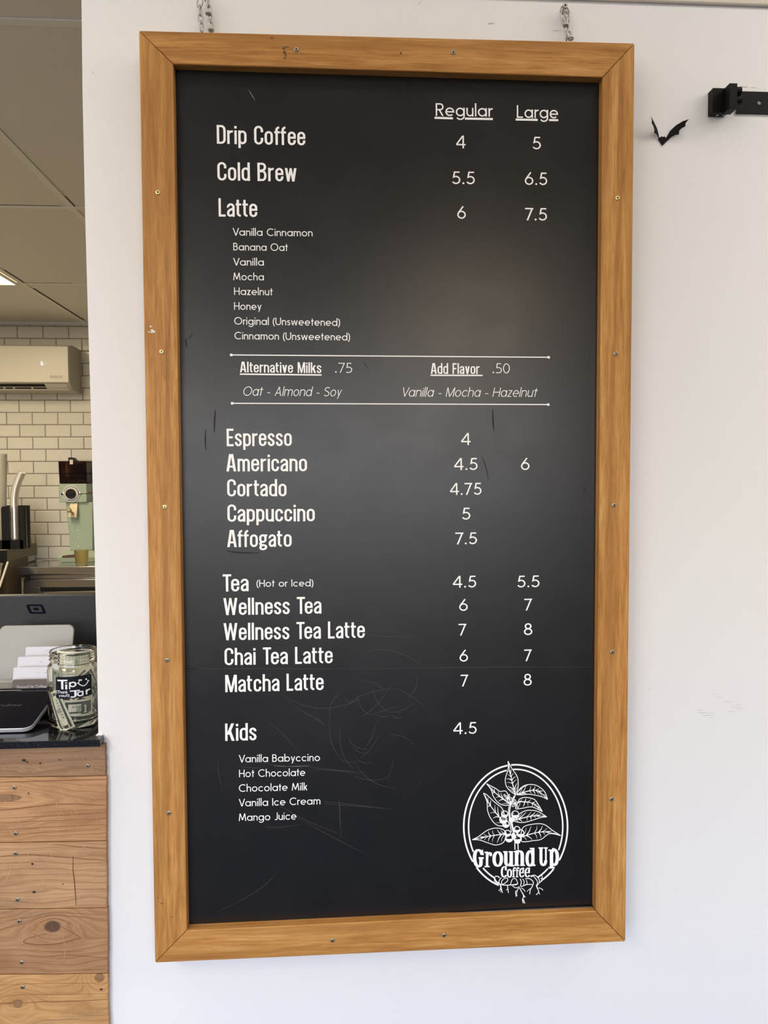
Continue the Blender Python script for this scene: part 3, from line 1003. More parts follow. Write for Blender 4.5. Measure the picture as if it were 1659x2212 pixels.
def light():
    G, ab, sp = geo(0.036, 0.73, 0.80)
    G['7'] = (0.56, [rect(0, 1 - 0.07, 0.56, 1), diag(0.16, 0, 0.52, 0.95, 0.075)])
    G['5'] = (0.54, [P((0.48, 0.965), (0.12, 0.965), (0.09, 0.54), bez((0.09, 0.54), (0.30, 0.62), (0.50, 0.52), (0.50, 0.32)), bez((0.50, 0.32), (0.50, 0.04), (0.20, -0.02), (0.02, 0.07)))])
    for c, d in (('v', 0.07), ('V', 0.075), ('A', 0.075), ('y', 0.075)):
        adv, st = G[c]
        o = []
        for s in st:
            if s[0] == 'q' and len(s[1]) == 4 and abs(s[1][0][1] - s[1][1][1]) < 1e-6 and abs(s[1][0][0] - s[1][3][0]) > 1e-6:
                (x0, y0), (x1, _), (x2, y1), (x3, _) = s[1]
                o.append(diag((x0 + x1) / 2, y0, (x2 + x3) / 2, y1, d))
            else: o.append(s)
        G[c] = (adv * 0.92, [(s[0], [(x * 0.92, y) for x, y in s[1]]) for s in o])
    G['M'] = (0.80, [rect(0, 0, 0.072, 1), rect(0.728, 0, 0.80, 1), diag(0.40, 0.0, 0.04, 1, 0.08), diag(0.40, 0.0, 0.76, 1, 0.08)])
    G['z'] = (0.42, [rect(0.02, 0.66, 0.41, 0.73), rect(0.0, 0, 0.42, 0.07), diag(0.05, 0.03, 0.37, 0.70, 0.085)])
    return G, ab, 0.11


FONTS = {'bold': oswald(), 'round': geo(), 'light': light()}


def stroke_faces(pts, a, b, closed=False):
    """offset a centre line by an elliptical pen (a wide, b high); returns quads"""
    q = [(x / a, y / b) for x, y in pts]
    n = len(q)
    L, R = [], []
    for i in range(n):
        if closed: p0, p1 = q[i - 1], q[(i + 1) % n]
        else: p0, p1 = q[max(0, i - 1)], q[min(n - 1, i + 1)]
        c = q[i]
        d1 = (c[0] - p0[0], c[1] - p0[1]); d2 = (p1[0] - c[0], p1[1] - c[1])
        l1, l2 = math.hypot(*d1), math.hypot(*d2)
        if l1 < 1e-9: d1, l1 = d2, l2
        if l2 < 1e-9: d2, l2 = d1, l1
        n1 = (-d1[1] / l1, d1[0] / l1); n2 = (-d2[1] / l2, d2[0] / l2)
        m = (n1[0] + n2[0], n1[1] + n2[1])
        ml = math.hypot(*m)
        if ml < 0.3: m, s = n1, 1.0
        else:
            m = (m[0] / ml, m[1] / ml)
            s = min(2.2, 1.0 / max(0.3, m[0] * n1[0] + m[1] * n1[1]))
        L.append(((c[0] + m[0] * s) * a, (c[1] + m[1] * s) * b))
        R.append(((c[0] - m[0] * s) * a, (c[1] - m[1] * s) * b))
    out = []
    for i in range(n if closed else n - 1):
        j = (i + 1) % n
        out.append([L[i], R[i], R[j], L[j]])
    return out


class PL(list):                        # a polygon with its own hair-thin layer, so that overlapping strokes never coincide
    lay = 0


def glyph_polys(st, ab):
    out = []
    for s in st:
        for f in ([s[1]] if s[0] == 'q' else stroke_faces(s[1], ab[0], ab[1], s[0] == 'c')):
            p = PL(f); p.lay = len(out)
            out.append(p)
    return out


def layout(txt, font, sp=None):
    G, ab, s0 = FONTS[font]
    sp = s0 if sp is None else sp
    x, polys = 0.0, []
    for i, ch in enumerate(txt):
        adv, st = G[ch]
        for p in glyph_polys(st, ab):
            q = PL((u + x, v) for u, v in p); q.lay = p.lay + 0.5 * (i % 2)
            polys.append(q)
        k = sp
        if i + 1 < len(txt):
            pr = ch + txt[i + 1]
            if pr in ('Te', 'Va', 'yc', 'Af', 'ff'): k -= 0.09 if pr in ('Te', 'Va') else 0.03
            if pr in ('7.',): k -= 0.05
            if ch == '.' or txt[i + 1] == '.': k += 0.02
            if pr in ('tt', 'fo', 'at', 'ta', 'rn', 'te', 'ff'): k -= 0.02
        x += adv + k
    return polys, x - (sp if txt else 0)


PR_Y = PANEL_Y - 0.0004


def text_line(name, txt, font, left, right, cap_px, shear=0.0, under=None, parent=None, y=None, mat=None, label=None, extra=None):
    """lettering on a wall-parallel plane: left / right ends of the base line and the height of its capitals, as seen in the photograph"""
    yy = PR_Y if y is None else y
    a, b = at(*left, yy), at(*right, yy)
    up = at(left[0], left[1] - cap_px, yy)
    H = (up - at(*left, yy)).length
    ex = (b - a); W = ex.length; ex.normalize()
    ez = Vector((-ex.z, 0, ex.x))
    polys, w = layout(txt, font)
    if shear:
        for p in polys: p[:] = [(u + v * shear, v) for u, v in p]
    us = [u for p in polys for u, v in p]
    u0, u1 = min(us), max(us)
    sx = W / (u1 - u0)
    mb = MB()
    for i, p in enumerate(polys):
        mb.face([a + ex * ((u - u0) * sx) + ez * (v * H) + Vector((0, -2.5e-6 * p.lay, 0)) for u, v in p])
    for (x0, y0, x1, y1, t) in (under or []):
        p, q = at(x0, y0, yy), at(x1, y1, yy)
        k = Vector((0, 0, t / 1430.0 / 2))
        mb.face([p - k, q - k, q + k, p + k])
    return mb.build(name, mat or M['print'], parent or panel, fix=False, label=label)


BOLD = [("Drip Coffee", (468.6, 310.4), (659.7, 314.2), 40.5), ("Cold Brew", (469.9, 389.7), (640.8, 392.2), 39.7), ("Latte", (472.4, 467.8), (556, 469), 39.7),
        ("Espresso", (489.9, 964), (630.4, 963.3), 37.9), ("Americano", (489.1, 1018.3), (663.3, 1018), 37.4), ("Cortado", (490.9, 1072.4), (619, 1072), 37.2),
        ("Cappuccino", (491.4, 1127), (680, 1126), 37.2), ("Affogato", (490.9, 1181.9), (630, 1181), 37.2),
        ("Tea", (481.5, 1278), (537.2, 1277), 37.2), ("Wellness Tea", (483, 1328.9), (694.4, 1325.4), 36.9), ("Wellness Tea Latte", (483.3, 1383.2), (788.1, 1378), 37),
        ("Chai Tea Latte", (485.3, 1437), (718.7, 1432.7), 37), ("Matcha Latte", (486.8, 1495.3), (699.2, 1490.6), 37.2), ("Kids", (486.6, 1600.6), (554.1, 1599), 37.6)]
for t, l, r, c in BOLD:
    text_line('drink_lettering', t, 'bold', l, r, c, label='white bold lettering ' + t)
SMALL = [("Vanilla Cinnamon", (502.8, 508.8), (675.2, 510.7), 16.2), ("Banana Oat", (504.1, 540.8), (621.8, 542.3), 16.2), ("Vanilla", (503.7, 573.4), (570, 573.9), 16.2),
         ("Mocha", (503.9, 605.2), (570, 605.8), 16.2), ("Hazelnut", (505.7, 637), (589.2, 638), 16.2), ("Honey", (505.8, 669), (564.9, 669.6), 16.2),
         ("Original (Unsweetened)", (506, 701), (734.6, 704.2), 16.2), ("Cinnamon (Unsweetened)", (506.6, 732.9), (756.2, 735.6), 16.2),
         ("(Hot or Iced)", (554.2, 1267.8), (677, 1266.6), 15.4),
         ("Vanilla Babyccino", (515.9, 1647.1), (691.1, 1643.8), 16.2), ("Hot Chocolate", (516.5, 1679), (659.5, 1676), 16.2), ("Chocolate Milk", (516.1, 1710.6), (663.9, 1707), 16.2),
         ("Vanilla Ice Cream", (515.9, 1742.2), (692, 1737.4), 16.2), ("Mango Juice", (515.9, 1773.6), (640.4, 1770.2), 16.2)]
for t, l, r, c in SMALL:
    text_line('flavour_lettering', t, 'round', l, r, c, label='thin white lettering ' + t)
text_line('size_heading', "Regular", 'round', (941.3, 250.3), (1064.6, 252.3), 27.4, under=[(938.7, 254.4, 978.5, 255.6, 4.3), (1004.3, 256.2, 1064.6, 257.2, 4.3)], label='underlined heading Regular')
text_line('size_heading', "Large", 'round', (1116.5, 254.4), (1205.6, 256), 27.2, under=[(1114, 258.2, 1161.5, 259.0, 4.3), (1186, 259.3, 1206, 259.6, 4.3)], label='underlined heading Large')
PRICES = [("4", 984.8, 1005.8, 320.4, 27.6), ("5", 1150.6, 1168.4, 322.7, 27.2), ("5.5", 976.7, 1025.6, 397.9, 27.4), ("6.5", 1133.7, 1182, 399.7, 27.2), ("6", 987.8, 1006.3, 472.6, 27), ("7.5", 1134.2, 1181.5, 476.3, 27),
          ("4", 995.7, 1016.5, 961.5, 26), ("4.5", 980.5, 1031.6, 1015.4, 26), ("6", 1125.3, 1143.8, 1015.3, 26), ("4.75", 971.6, 1040, 1069, 25.8), ("5", 998.2, 1016, 1122.4, 25.6), ("7.5", 983.5, 1030.4, 1175.8, 25.6),
          ("4.5", 977.7, 1028.6, 1269.3, 25.4), ("5.5", 1117.7, 1165.3, 1268.7, 25.4), ("6", 991.9, 1010.4, 1319.6, 25.4), ("7", 1132.4, 1149.4, 1318.7, 25.4), ("7", 990.6, 1007.6, 1372.9, 25.4), ("8", 1131.6, 1149.9, 1371.8, 25.6),
          ("6", 992.7, 1010.9, 1429.2, 25.4), ("7", 1132.2, 1148.6, 1428.1, 25.2), ("7", 995, 1011.4, 1482.8, 25.4), ("8", 1130.9, 1148.6, 1481, 25.6), ("4.5", 978.7, 1029.6, 1585.6, 25.4)]
for t, x0, x1, y, c in PRICES:
    dy = (x1 - x0) * (0.0252 - 0.0705 / 1978 * (y - 79))
    text_line('price_lettering', t, 'round', (x0, y - dy / 2), (x1, y + dy / 2), c, label='white price ' + t)
text_line('extra_heading', "Alternative Milks", 'bold', (518.5, 804.3), (694.2, 806), 23.2, under=[(518.2, 808.2, 694.8, 810.0, 2.9)], label='underlined heading Alternative Milks')
text_line('extra_heading', "Add Flavor", 'bold', (930.6, 807.5), (1036, 808), 23.2, under=[(930, 810.6, 1042.6, 811.0, 2.9)], label='underlined heading Add Flavor')
text_line('price_lettering', ".75", 'light', (723.7, 805), (760.6, 805.4), 21.3, label='thin white price .75')
text_line('price_lettering', ".50", 'light', (1064, 806), (1101, 806.4), 21.3, label='thin white price .50')
text_line('flavour_lettering', "Oat - Almond - Soy", 'light', (525.8, 854.7), (738.8, 856.3), 20, shear=0.2, label='italic lettering Oat - Almond - Soy')
text_line('flavour_lettering', "Vanilla - Mocha - Hazelnut", 'light', (871, 856.7), (1161.7, 857.3), 19.8, shear=0.2, label='italic lettering Vanilla - Mocha - Hazelnut')
for (x0, y0, x1, y1) in ((499.5, 766.7, 1185.3, 771.8), (501.5, 871.2, 1184.4, 873.9)):
    mb = MB()
    p, q = at(x0, y0, PR_Y), at(x1, y1, PR_Y)
    k = Vector((0, 0, 0.00078))
    mb.face([p - k, q - k, q + k, p + k])
    for c in (p, q):
        mb.face([c + Vector((sx * 0.0018, -2e-6, sz * 0.0018)) for sx, sz in ((-1, -1), (1, -1), (1, 1), (-1, 1))])
    mb.build('divider_line', M['print'], panel, fix=False, label='white rule with square ends')

# scratches and creases in the vinyl


def poly_strip(mb, pts, w, y):
    P3 = [at(x, yy, y) for x, yy in pts]
    n = len(P3)
    L, R = [], []
    for i in range(n):
        d = (P3[min(n - 1, i + 1)] - P3[max(0, i - 1)]).normalized()
        nn = Vector((-d.z, 0, d.x)) * (w / 1430.0 / 2) * (0.35 + 0.65 * math.sin(PI * min(0.9, max(0.1, i / (n - 1)))))
        L.append(P3[i] + nn); R.append(P3[i] - nn)
    for i in range(n - 1):
        mb.face([L[i], R[i], R[i + 1], L[i + 1]])


def curve_px(p0, p1, p2, n=10):
    return [((1 - t)**2 * p0[0] + 2 * t * (1 - t) * p1[0] + t * t * p2[0], (1 - t)**2 * p0[1] + 2 * t * (1 - t) * p1[1] + t * t * p2[1]) for t in [i / n for i in range(n + 1)]]


def z3(x, y): return (680 + x * 300 / 1659.0, 1380 + y * 400 / 2212.0)


mb = MB()
SCR = [((560, 510), (700, 490), (830, 605)), ((690, 600), (720, 780), (880, 870)), ((880, 870), (1000, 900), (1180, 780)), ((505, 680), (540, 880), (680, 905)), ((680, 905), (820, 860), (1010, 790)),
       ((500, 935), (640, 950), (930, 545)), ((400, 1180), (450, 1320), (640, 1325)), ((440, 1290), (560, 1400), (660, 1350)), ((170, 1000), (170, 1300), (330, 1450)), ((330, 1450), (420, 1500), (520, 1450)),
       ((300, 1060), (270, 1380), (460, 1555)), ((480, 1470), (620, 1760), (960, 1780)), ((430, 1620), (640, 1730), (880, 1660)), ((600, 160), (900, 50), (1280, 310)), ((180, 1000), (140, 700), (330, 660)),
       ((340, 830), (560, 600), (960, 600)), ((960, 600), (1150, 640), (1300, 820)), ((720, 890), (800, 950), (880, 920)), ((910, 910), (980, 960), (1060, 940)), ((740, 980), (700, 1180), (590, 1320)),
       ((770, 1150), (680, 1330), (550, 1420)), ((900, 1140), (1100, 1150), (1190, 1270)), ((0, 1560), (300, 1570), (570, 1615)), ((100, 1940), (400, 1970), (920, 2040)), ((290, 1930), (290, 2020), (310, 2212)),
       ((490, 1420), (560, 1500), (690, 1480)), ((0, 930), (60, 970), (100, 1020)), ((1250, 1690), (1262, 1710), (1272, 1735)), ((360, 720), (420, 800), (520, 720)), ((1110, 720), (1240, 600), (1215, 440))]
for a, b, c in SCR:
    poly_strip(mb, [z3(*p) for p in curve_px(a, b, c)], 0.75, PR_Y + 0.0001)
for a, b, c in (((788, 1366), (815, 1378), (900, 1374)), ((800, 1500), (690, 1560), (610, 1500)), ((570, 1648), (620, 1660), (675, 1654)), ((515, 1655), (545, 1661), (566, 1658)), ((580, 1560), (620, 1590), (640, 1620)),
                ((640, 1530), (680, 1550), (700, 1566)), ((655, 1655), (720, 1664), (790, 1668)), ((640, 1765), (720, 1810), (800, 1850)), ((570, 1715), (640, 1770), (730, 1800)), ((700, 1735), (760, 1742), (830, 1745)),
                ((570, 1785), (600, 1790), (650, 1781)), ((600, 1880), (580, 1920), (470, 1970)), ((470, 1640), (470, 1670), (480, 1702)), ((800, 1445), (1000, 1441), (1280, 1440)), ((406, 1445), (500, 1444), (800, 1445)), ((735, 1730), (733, 1780), (737, 1810))):
    poly_strip(mb, curve_px(a, b, c), 0.7, PR_Y + 0.0001)
mb.build_each('scratch_mark', M['scratch'], panel, label='thin pale scratch in the black vinyl')
mb = MB()
poly_strip(mb, curve_px((537, 194), (543, 204), (551, 217)), 1.4, PR_Y + 0.0001)
poly_strip(mb, curve_px((592, 1654.5), (630, 1657), (668, 1653.5)), 1.0, PR_Y + 0.0001)
mb.build_each('deep_scratch', M['scratch_bright'], panel, label='short pale scratch in the vinyl')
mb = MB()
for a, b, c, w in (((465, 885), (463, 910), (463, 934), 3.2), ((444, 928), (443, 950), (444, 972), 2.6), ((1065, 884), (1064, 910), (1067, 930), 3.0), ((1041, 985), (1050, 1005), (1055, 1036), 1.6), ((402, 730), (400, 742), (404, 750), 2.4),
                   ((408, 732), (412, 725), (416, 722), 1.2), ((785, 780), (790, 788), (797, 799), 1.2), ((400, 1443), (410, 1446), (428, 1444), 3.0), ((1262, 1050), (1261, 1058), (1264, 1062), 2.0), ((490, 1190), (520, 1196), (560, 1194), 3.0),
                   ((850, 1640), (845, 1665), (838, 1680), 5.0)):
    poly_strip(mb, curve_px(a, b, c), w, PR_Y + 0.0001)
mb.build_each('crease_mark', M['crease'], panel, label='dark dent in the black vinyl')

# ------------------------------------------------------------------ plant emblem printed on the panel
S1 = 250 / 1659.0


def e1(x, y): return at(990 + x * S1, 1635 + y * S1, PR_Y)        # upper half of the emblem
S2 = 230 / 1659.0


def e2(x, y): return at(1000 + x * S2, 1815 + y * S2, PR_Y)       # lower half


emb = MB()
_face = emb.face
emb.count = 0


def emb_face(pts):                     # overlapping strokes lie a hair apart, like layers of print
    emb.count += 1
    _face([Vector(p) + Vector((0, -3e-6 * (emb.count % 61), 0)) for p in pts])


emb.face = emb_face


def line(fn, pts, w, taper=False, s=S1):
    P3 = [fn(*p) for p in pts]
    n = len(P3)
    L, R = [], []
    for i in range(n):
        d = (P3[min(n - 1, i + 1)] - P3[max(0, i - 1)])
        if d.length < 1e-9: d = Vector((1, 0, 0))
        d.normalize()
        k = w * (1.2 if fn is e1 else 1.0) * s / 1430.0 / 2
        if taper: k *= 1.0 - 0.8 * i / (n - 1)
        nn = Vector((-d.z, 0, d.x)) * k
        L.append(P3[i] + nn); R.append(P3[i] - nn)
    for i in range(n - 1): emb.face([L[i], R[i], R[i + 1], L[i + 1]])


def smooth(pts, n=6, closed=False):
    k = len(pts)
    o = []
    for i in range(k if closed else k - 1):
        g = (lambda j: pts[j % k]) if closed else (lambda j: pts[min(k - 1, max(0, j))])
        p0, p1, p2, p3 = g(i - 1), g(i), g(i + 1), g(i + 2)
        for s in range(n):
            t = s / n
            o.append(tuple(0.5 * (2 * b + (c - a) * t + (2 * a - 5 * b + 4 * c - d) * t * t + (3 * b - a - 3 * c + d) * t**3) for a, b, c, d in zip(p0, p1, p2, p3)))
    o.append(pts[0] if closed else pts[-1])
    return o


# the double oval, broken where leaf, words and roots cross it (centre and radii in upper-half units)
OC = (822, 1000)


def oval(rx, ry, a0, a1, w):
    n = max(6, int(abs(a1 - a0) / 3))
    line(e1, [(OC[0] + rx * math.cos(RAD(a0 + (a1 - a0) * i / n)), OC[1] - ry * math.sin(RAD(a0 + (a1 - a0) * i / n))) for i in range(n + 1)], w)


oval(744, 888, -33, 95, 20); oval(744, 888, 99, 214.5, 20)
oval(744, 888, 221, 251, 20); oval(744, 888, 301, 317, 20)
oval(675, 822, -24, 93, 18); oval(675, 822, 101, 206, 18)
oval(675, 822, 226, 244, 18); oval(675, 822, 298, 313, 18)


def leaf(base, tip, up, dn, nv=4, w=9):
    """outline through base, upper edge, tip, lower edge; midrib and side veins"""
    top = smooth([base] + up + [tip]); bot = smooth([base] + dn + [tip])
    line(e1, top, w); line(e1, bot, w)
    mid = smooth([base, ((up[len(up) // 2][0] + dn[len(dn) // 2][0]) / 2, (up[len(up) // 2][1] + dn[len(dn) // 2][1]) / 2), tip])
    line(e1, mid, w * 1.6, True)
    nv += 3
    for k in range(nv):
        t = 0.14 + 0.72 * k / max(1, nv - 1)
        m = mid[int(t * (len(mid) - 1))]
        for side in (top, bot):
            e = side[min(len(side) - 1, int((t + 0.17) * (len(side) - 1)))]
            f = 0.80
            q = (m[0] + (e[0] - m[0]) * f, m[1] + (e[1] - m[1]) * f)
            c = ((m[0] + q[0]) / 2 + (mid[-1][0] - mid[0][0]) * 0.02, (m[1] + q[1]) / 2 + (mid[-1][1] - mid[0][1]) * 0.02)
            line(e1, [m, c, q], w * (1.5 if k % 2 else 0.9), True)


leaf((815, 540), (712, 60), [(735, 480), (685, 410), (675, 310), (715, 170)], [(852, 460), (858, 350), (838, 270), (765, 160)], 5)
leaf((835, 540), (1280, 610), [(890, 450), (980, 400), (1110, 405), (1230, 490)], [(900, 545), (1000, 535), (1110, 550), (1210, 575)], 5)
leaf((760, 690), (405, 385), [(690, 500), (600, 495), (540, 455), (475, 420)], [(640, 690), (560, 645), (500, 560), (470, 470)], 4)
leaf((860, 640), (1205, 785), [(885, 600), (970, 580), (1090, 610), (1150, 690)], [(820, 740), (920, 735), (1030, 715), (1110, 735)], 4)
leaf((690, 990), (360, 520), [(640, 760), (560, 680), (500, 630), (410, 545)], [(560, 980), (470, 890), (420, 770), (410, 640)], 4)
leaf((780, 910), (1268, 860), [(900, 800), (1000, 765), (1120, 775), (1200, 815)], [(830, 930), (930, 940), (1040, 915), (1180, 870)], 5)
leaf((690, 1100), (200, 1187), [(640, 1040), (540, 1020), (420, 1050), (290, 1140)], [(650, 1220), (540, 1262), (420, 1230), (300, 1190)], 5)
leaf((890, 1150), (1468, 1128), [(930, 1010), (1060, 965), (1220, 965), (1360, 1060)], [(920, 1215), (1080, 1200), (1190, 1180), (1310, 1100)], 5)
for pts, w in ((((820, 540), (790, 610), (740, 740), (742, 860), (760, 960), (790, 1080), (830, 1160)), 12), (((800, 560), (760, 640), (722, 740), (728, 860), (745, 980), (760, 1080)), 9),
               (((750, 900), (770, 960), (800, 1130)), 16), (((810, 1240), (812, 1330)), 12), (((855, 1240), (858, 1330)), 12), (((850, 500), (920, 440), (990, 405)), 8)):
    line(e1, smooth(list(pts)), w)


def blob(cx, cy, rx, ry, n=18):
    emb.face([e1(cx + rx * math.cos(2 * PI * i / n), cy + ry * math.sin(2 * PI * i / n)) for i in range(n)])


def berry(cx, cy, r, shade=0.55):
    line(e1, [(cx + r * math.cos(t), cy + r * math.sin(t)) for t in [2 * PI * i / 22 for i in range(23)]], 10)
    a = [(cx + r * math.cos(t), cy + r * math.sin(t)) for t in [RAD(15 + 150 * i / 12) for i in range(13)]]
    b = [(cx + r * 0.95 * math.cos(t), cy - r * shade * 0.25 + r * 0.35 * math.sin(t)) for t in [RAD(165 - 150 * i / 12) for i in range(13)]]
    for i in range(12): emb.face([e1(*a[i]), e1(*a[i + 1]), e1(*b[11 - i]), e1(*b[12 - i])])
    line(e1, [(cx - r * 0.75, cy), (cx - r * 0.5, cy - r * 0.5)], 8)


for b in ((665, 820, 46), (815, 825, 52), (645, 900, 52), (682, 965, 46), (705, 1095, 44), (728, 1165, 54), (840, 1040, 44), (890, 1095, 52), (850, 1170, 54)): berry(*b)
blob(760, 905, 38, 40); blob(790, 1130, 30, 45); blob(845, 1225, 44, 18)
for fx, fy in ((712, 590), (812, 668)):
    for k in range(5):
        a = RAD(70 + 72 * k + (20 if fx > 750 else 0))
        L = 78 if k % 2 else 58
        tip = (fx + L * math.cos(a), fy - L * math.sin(a))
        n = (-math.sin(a) * 13, -math.cos(a) * 13)
        mid = ((fx + tip[0]) / 2, (fy + tip[1]) / 2)
        line(e1, smooth([(fx, fy), (mid[0] + n[0], mid[1] + n[1]), tip, (mid[0] - n[0], mid[1] - n[1]), (fx, fy)]), 7)
    blob(fx, fy, 14, 14, 10)

# roots
for pts, w in ((((490, 570), (520, 640), (600, 690), (700, 700), (800, 690), (850, 680)), 13), (((600, 580), (560, 640), (580, 700), (590, 760), (555, 785)), 11), (((620, 690), (690, 640), (690, 590), (640, 600), (600, 650), (620, 700)), 11),
               (((590, 700), (600, 760), (615, 820)), 11), (((575, 750), (600, 780), (580, 810)), 8), (((690, 700), (700, 750), (710, 820)), 11), (((700, 750), (675, 780)), 8),
               (((740, 690), (770, 610), (820, 600), (850, 660), (840, 690), (760, 700)), 10), (((770, 710), (820, 740), (870, 730), (880, 720)), 10), (((870, 740), (840, 790), (820, 800), (830, 880)), 11), (((850, 790), (835, 830), (845, 870)), 8),
               (((890, 600), (910, 650), (900, 700), (910, 720), (1000, 690), (1080, 690)), 12), (((930, 600), (955, 650), (940, 700)), 10), (((970, 600), (1040, 600), (1095, 650), (1080, 720), (1050, 770), (1040, 840)), 12), (((985, 620), (1000, 670), (960, 700)), 9),
               (((1060, 750), (1020, 775), (1000, 800)), 9), (((1050, 560), (1120, 545), (1180, 600), (1190, 660), (1150, 720), (1180, 800), (1140, 850)), 12), (((1100, 560), (1160, 640), (1150, 700)), 11), (((1180, 800), (1195, 845)), 9), (((1180, 740), (1230, 760), (1245, 782)), 10),
               (((1230, 540), (1235, 600), (1200, 660)), 9), (((1140, 700), (1170, 760)), 14), (((880, 740), (930, 830), (970, 890)), 12), (((905, 740), (950, 770), (968, 800)), 9), (((930, 820), (945, 880), (930, 920), (940, 980)), 14), (((945, 920), (965, 985)), 10),
               (((500, 560), (550, 565), (570, 590)), 14), (((490, 590), (500, 640), (560, 680)), 12), (((1060, 570), (1100, 550)), 14), (((1210, 590), (1240, 610), (1215, 650)), 12)):
    line(e2, smooth(list(pts)), w, s=S2)

# slab lettering of the emblem: every letter fitted to its own box (x0, x1, top, base) in lower-half units


def slab(ch, x0, x1, yt, yb):
    A, B = 0.158, 0.05
    sf = lambda x, y, w=0.36, h=0.085: rect(x - w / 2, y, x + w / 2, y + h)
    st = lambda x, y0, y1: rect(x - A, y0, x + A, y1)
    g = {'G': [P((0.84, 0.68), bez((0.84, 0.72), (0.80, 0.98), (0.16, 1.15), (0.16, 0.55)), bez((0.16, 0.55), (0.16, -0.08), (0.74, -0.05), (0.74, 0.22)), (0.74, 0.5)), rect(0.52, 0.46, 1.0, 0.56), ('q', [(0.72, 0.70), (0.98, 0.66), (0.92, 1.0), (0.80, 0.92)])],
         'r': [st(0.34, 0, 1), sf(0.34, 0, 0.68), sf(0.2, 0.915, 0.4), P((0.36, 0.62), bez((0.40, 0.80), (0.60, 0.98), (0.80, 0.90))), ('q', arc(0.82, 0.82, 0.18, 0.12, 0, 360, 16)[:-1])],
         'o': [Cl(bez((0.15, 0.5), (0.15, 1.12), (0.85, 1.12), (0.85, 0.5)), bez((0.85, 0.5), (0.85, -0.12), (0.15, -0.12), (0.15, 0.5)))],
         'u': [P((0.23, 1), (0.23, 0.30), bez((0.23, 0.30), (0.24, -0.02), (0.66, 0.0), (0.72, 0.28))), st(0.74, 0, 1), sf(0.15, 0.915, 0.34), sf(0.66, 0.915, 0.34), sf(0.84, 0, 0.32)],
         'n': [st(0.24, 0, 1), P((0.26, 0.72), bez((0.32, 1.0), (0.76, 1.05), (0.76, 0.70)), (0.76, 0)), sf(0.15, 0.915, 0.34), sf(0.24, 0, 0.46), sf(0.78, 0, 0.44)],
         'd': [st(0.74, 0, 1), P((0.72, 0.62), bez((0.60, 0.84), (0.15, 0.84), (0.15, 0.40)), bez((0.15, 0.40), (0.15, -0.10), (0.64, -0.04), (0.72, 0.2))), sf(0.62, 0.93, 0.38, 0.07), sf(0.84, 0, 0.32)],
         'U': [P((0.28, 1), (0.28, 0.3), bez((0.28, 0.3), (0.28, -0.05), (0.78, -0.05), (0.80, 0.3))), rect(0.72, 0.25, 0.90, 1), sf(0.27, 0.93, 0.54, 0.07), sf(0.80, 0.93, 0.40, 0.07)],
         'p': [st(0.30, 0, 1), P((0.32, 0.86), bez((0.50, 1.02), (0.85, 0.98), (0.85, 0.60)), bez((0.85, 0.60), (0.85, 0.12), (0.48, 0.12), (0.36, 0.28))), sf(0.2, 0.93, 0.4, 0.07), sf(0.30, 0, 0.6)],
         'C': [P((0.82, 0.72), bez((0.80, 1.06), (0.16, 1.10), (0.16, 0.5)), bez((0.16, 0.5), (0.16, -0.08), (0.78, -0.02), (0.86, 0.24))), ('q', [(0.66, 0.72), (0.98, 0.66), (0.92, 1.0), (0.80, 0.92)])],
         'f': [P((0.36, 0), (0.36, 0.74), bez((0.36, 0.74), (0.38, 0.98), (0.66, 1.0), (0.84, 0.90))), rect(0.04, 0.62, 0.82, 0.70), sf(0.36, 0, 0.64), ('q', arc(0.84, 0.86, 0.15, 0.07, 0, 360, 12)[:-1])],
         'e': [P((0.22, 0.55), (0.80, 0.55), bez((0.84, 1.10), (0.15, 1.12), (0.15, 0.5)), bez((0.15, 0.5), (0.15, -0.08), (0.78, -0.02), (0.88, 0.26)))]}[ch]
    for p in glyph_polys(g, (A, B)):
        emb.face([e2(x0 + u * (x1 - x0), yb + (yt - yb) * v) for u, v in p])


for a in (('G', 155, 325, 140, 420), ('r', 335, 455, 178, 420), ('o', 460, 625, 175, 410), ('u', 630, 795, 170, 408), ('n', 795, 965, 168, 400), ('d', 975, 1130, 118, 402), ('U', 1175, 1320, 110, 400), ('p', 1330, 1495, 145, 440),
          ('C', 590, 685, 420, 580), ('o', 685, 765, 450, 580), ('f', 765, 830, 420, 578), ('f', 822, 880, 420, 576), ('e', 875, 952, 448, 578), ('e', 960, 1045, 445, 578)):
    slab(*a)
emb.build('plant_emblem', M['print'], panel, fix=False, label='white oval emblem with coffee plant, roots and lettering')

# ------------------------------------------------------------------ chains
def link_pts(c, hl, hw, tilt, yaw, n=20):
    u = Vector((math.sin(tilt), 0, math.cos(tilt)))
    w0 = Vector((math.cos(tilt), 0, -math.sin(tilt)))
    w = w0 * math.cos(yaw) + Vector((0, 1, 0)) * math.sin(yaw)
    o = []
    for i in range(n):
        t = 2 * PI * i / n
        cx, sy = math.cos(t), math.sin(t)
        s = max(-1, min(1, sy * 1.0))
        o.append(c + w * (hw * cx * (1 - 0.12 * abs(sy)**3)) + u * (hl * (abs(s)**0.75) * (1 if s >= 0 else -1)))
    return o


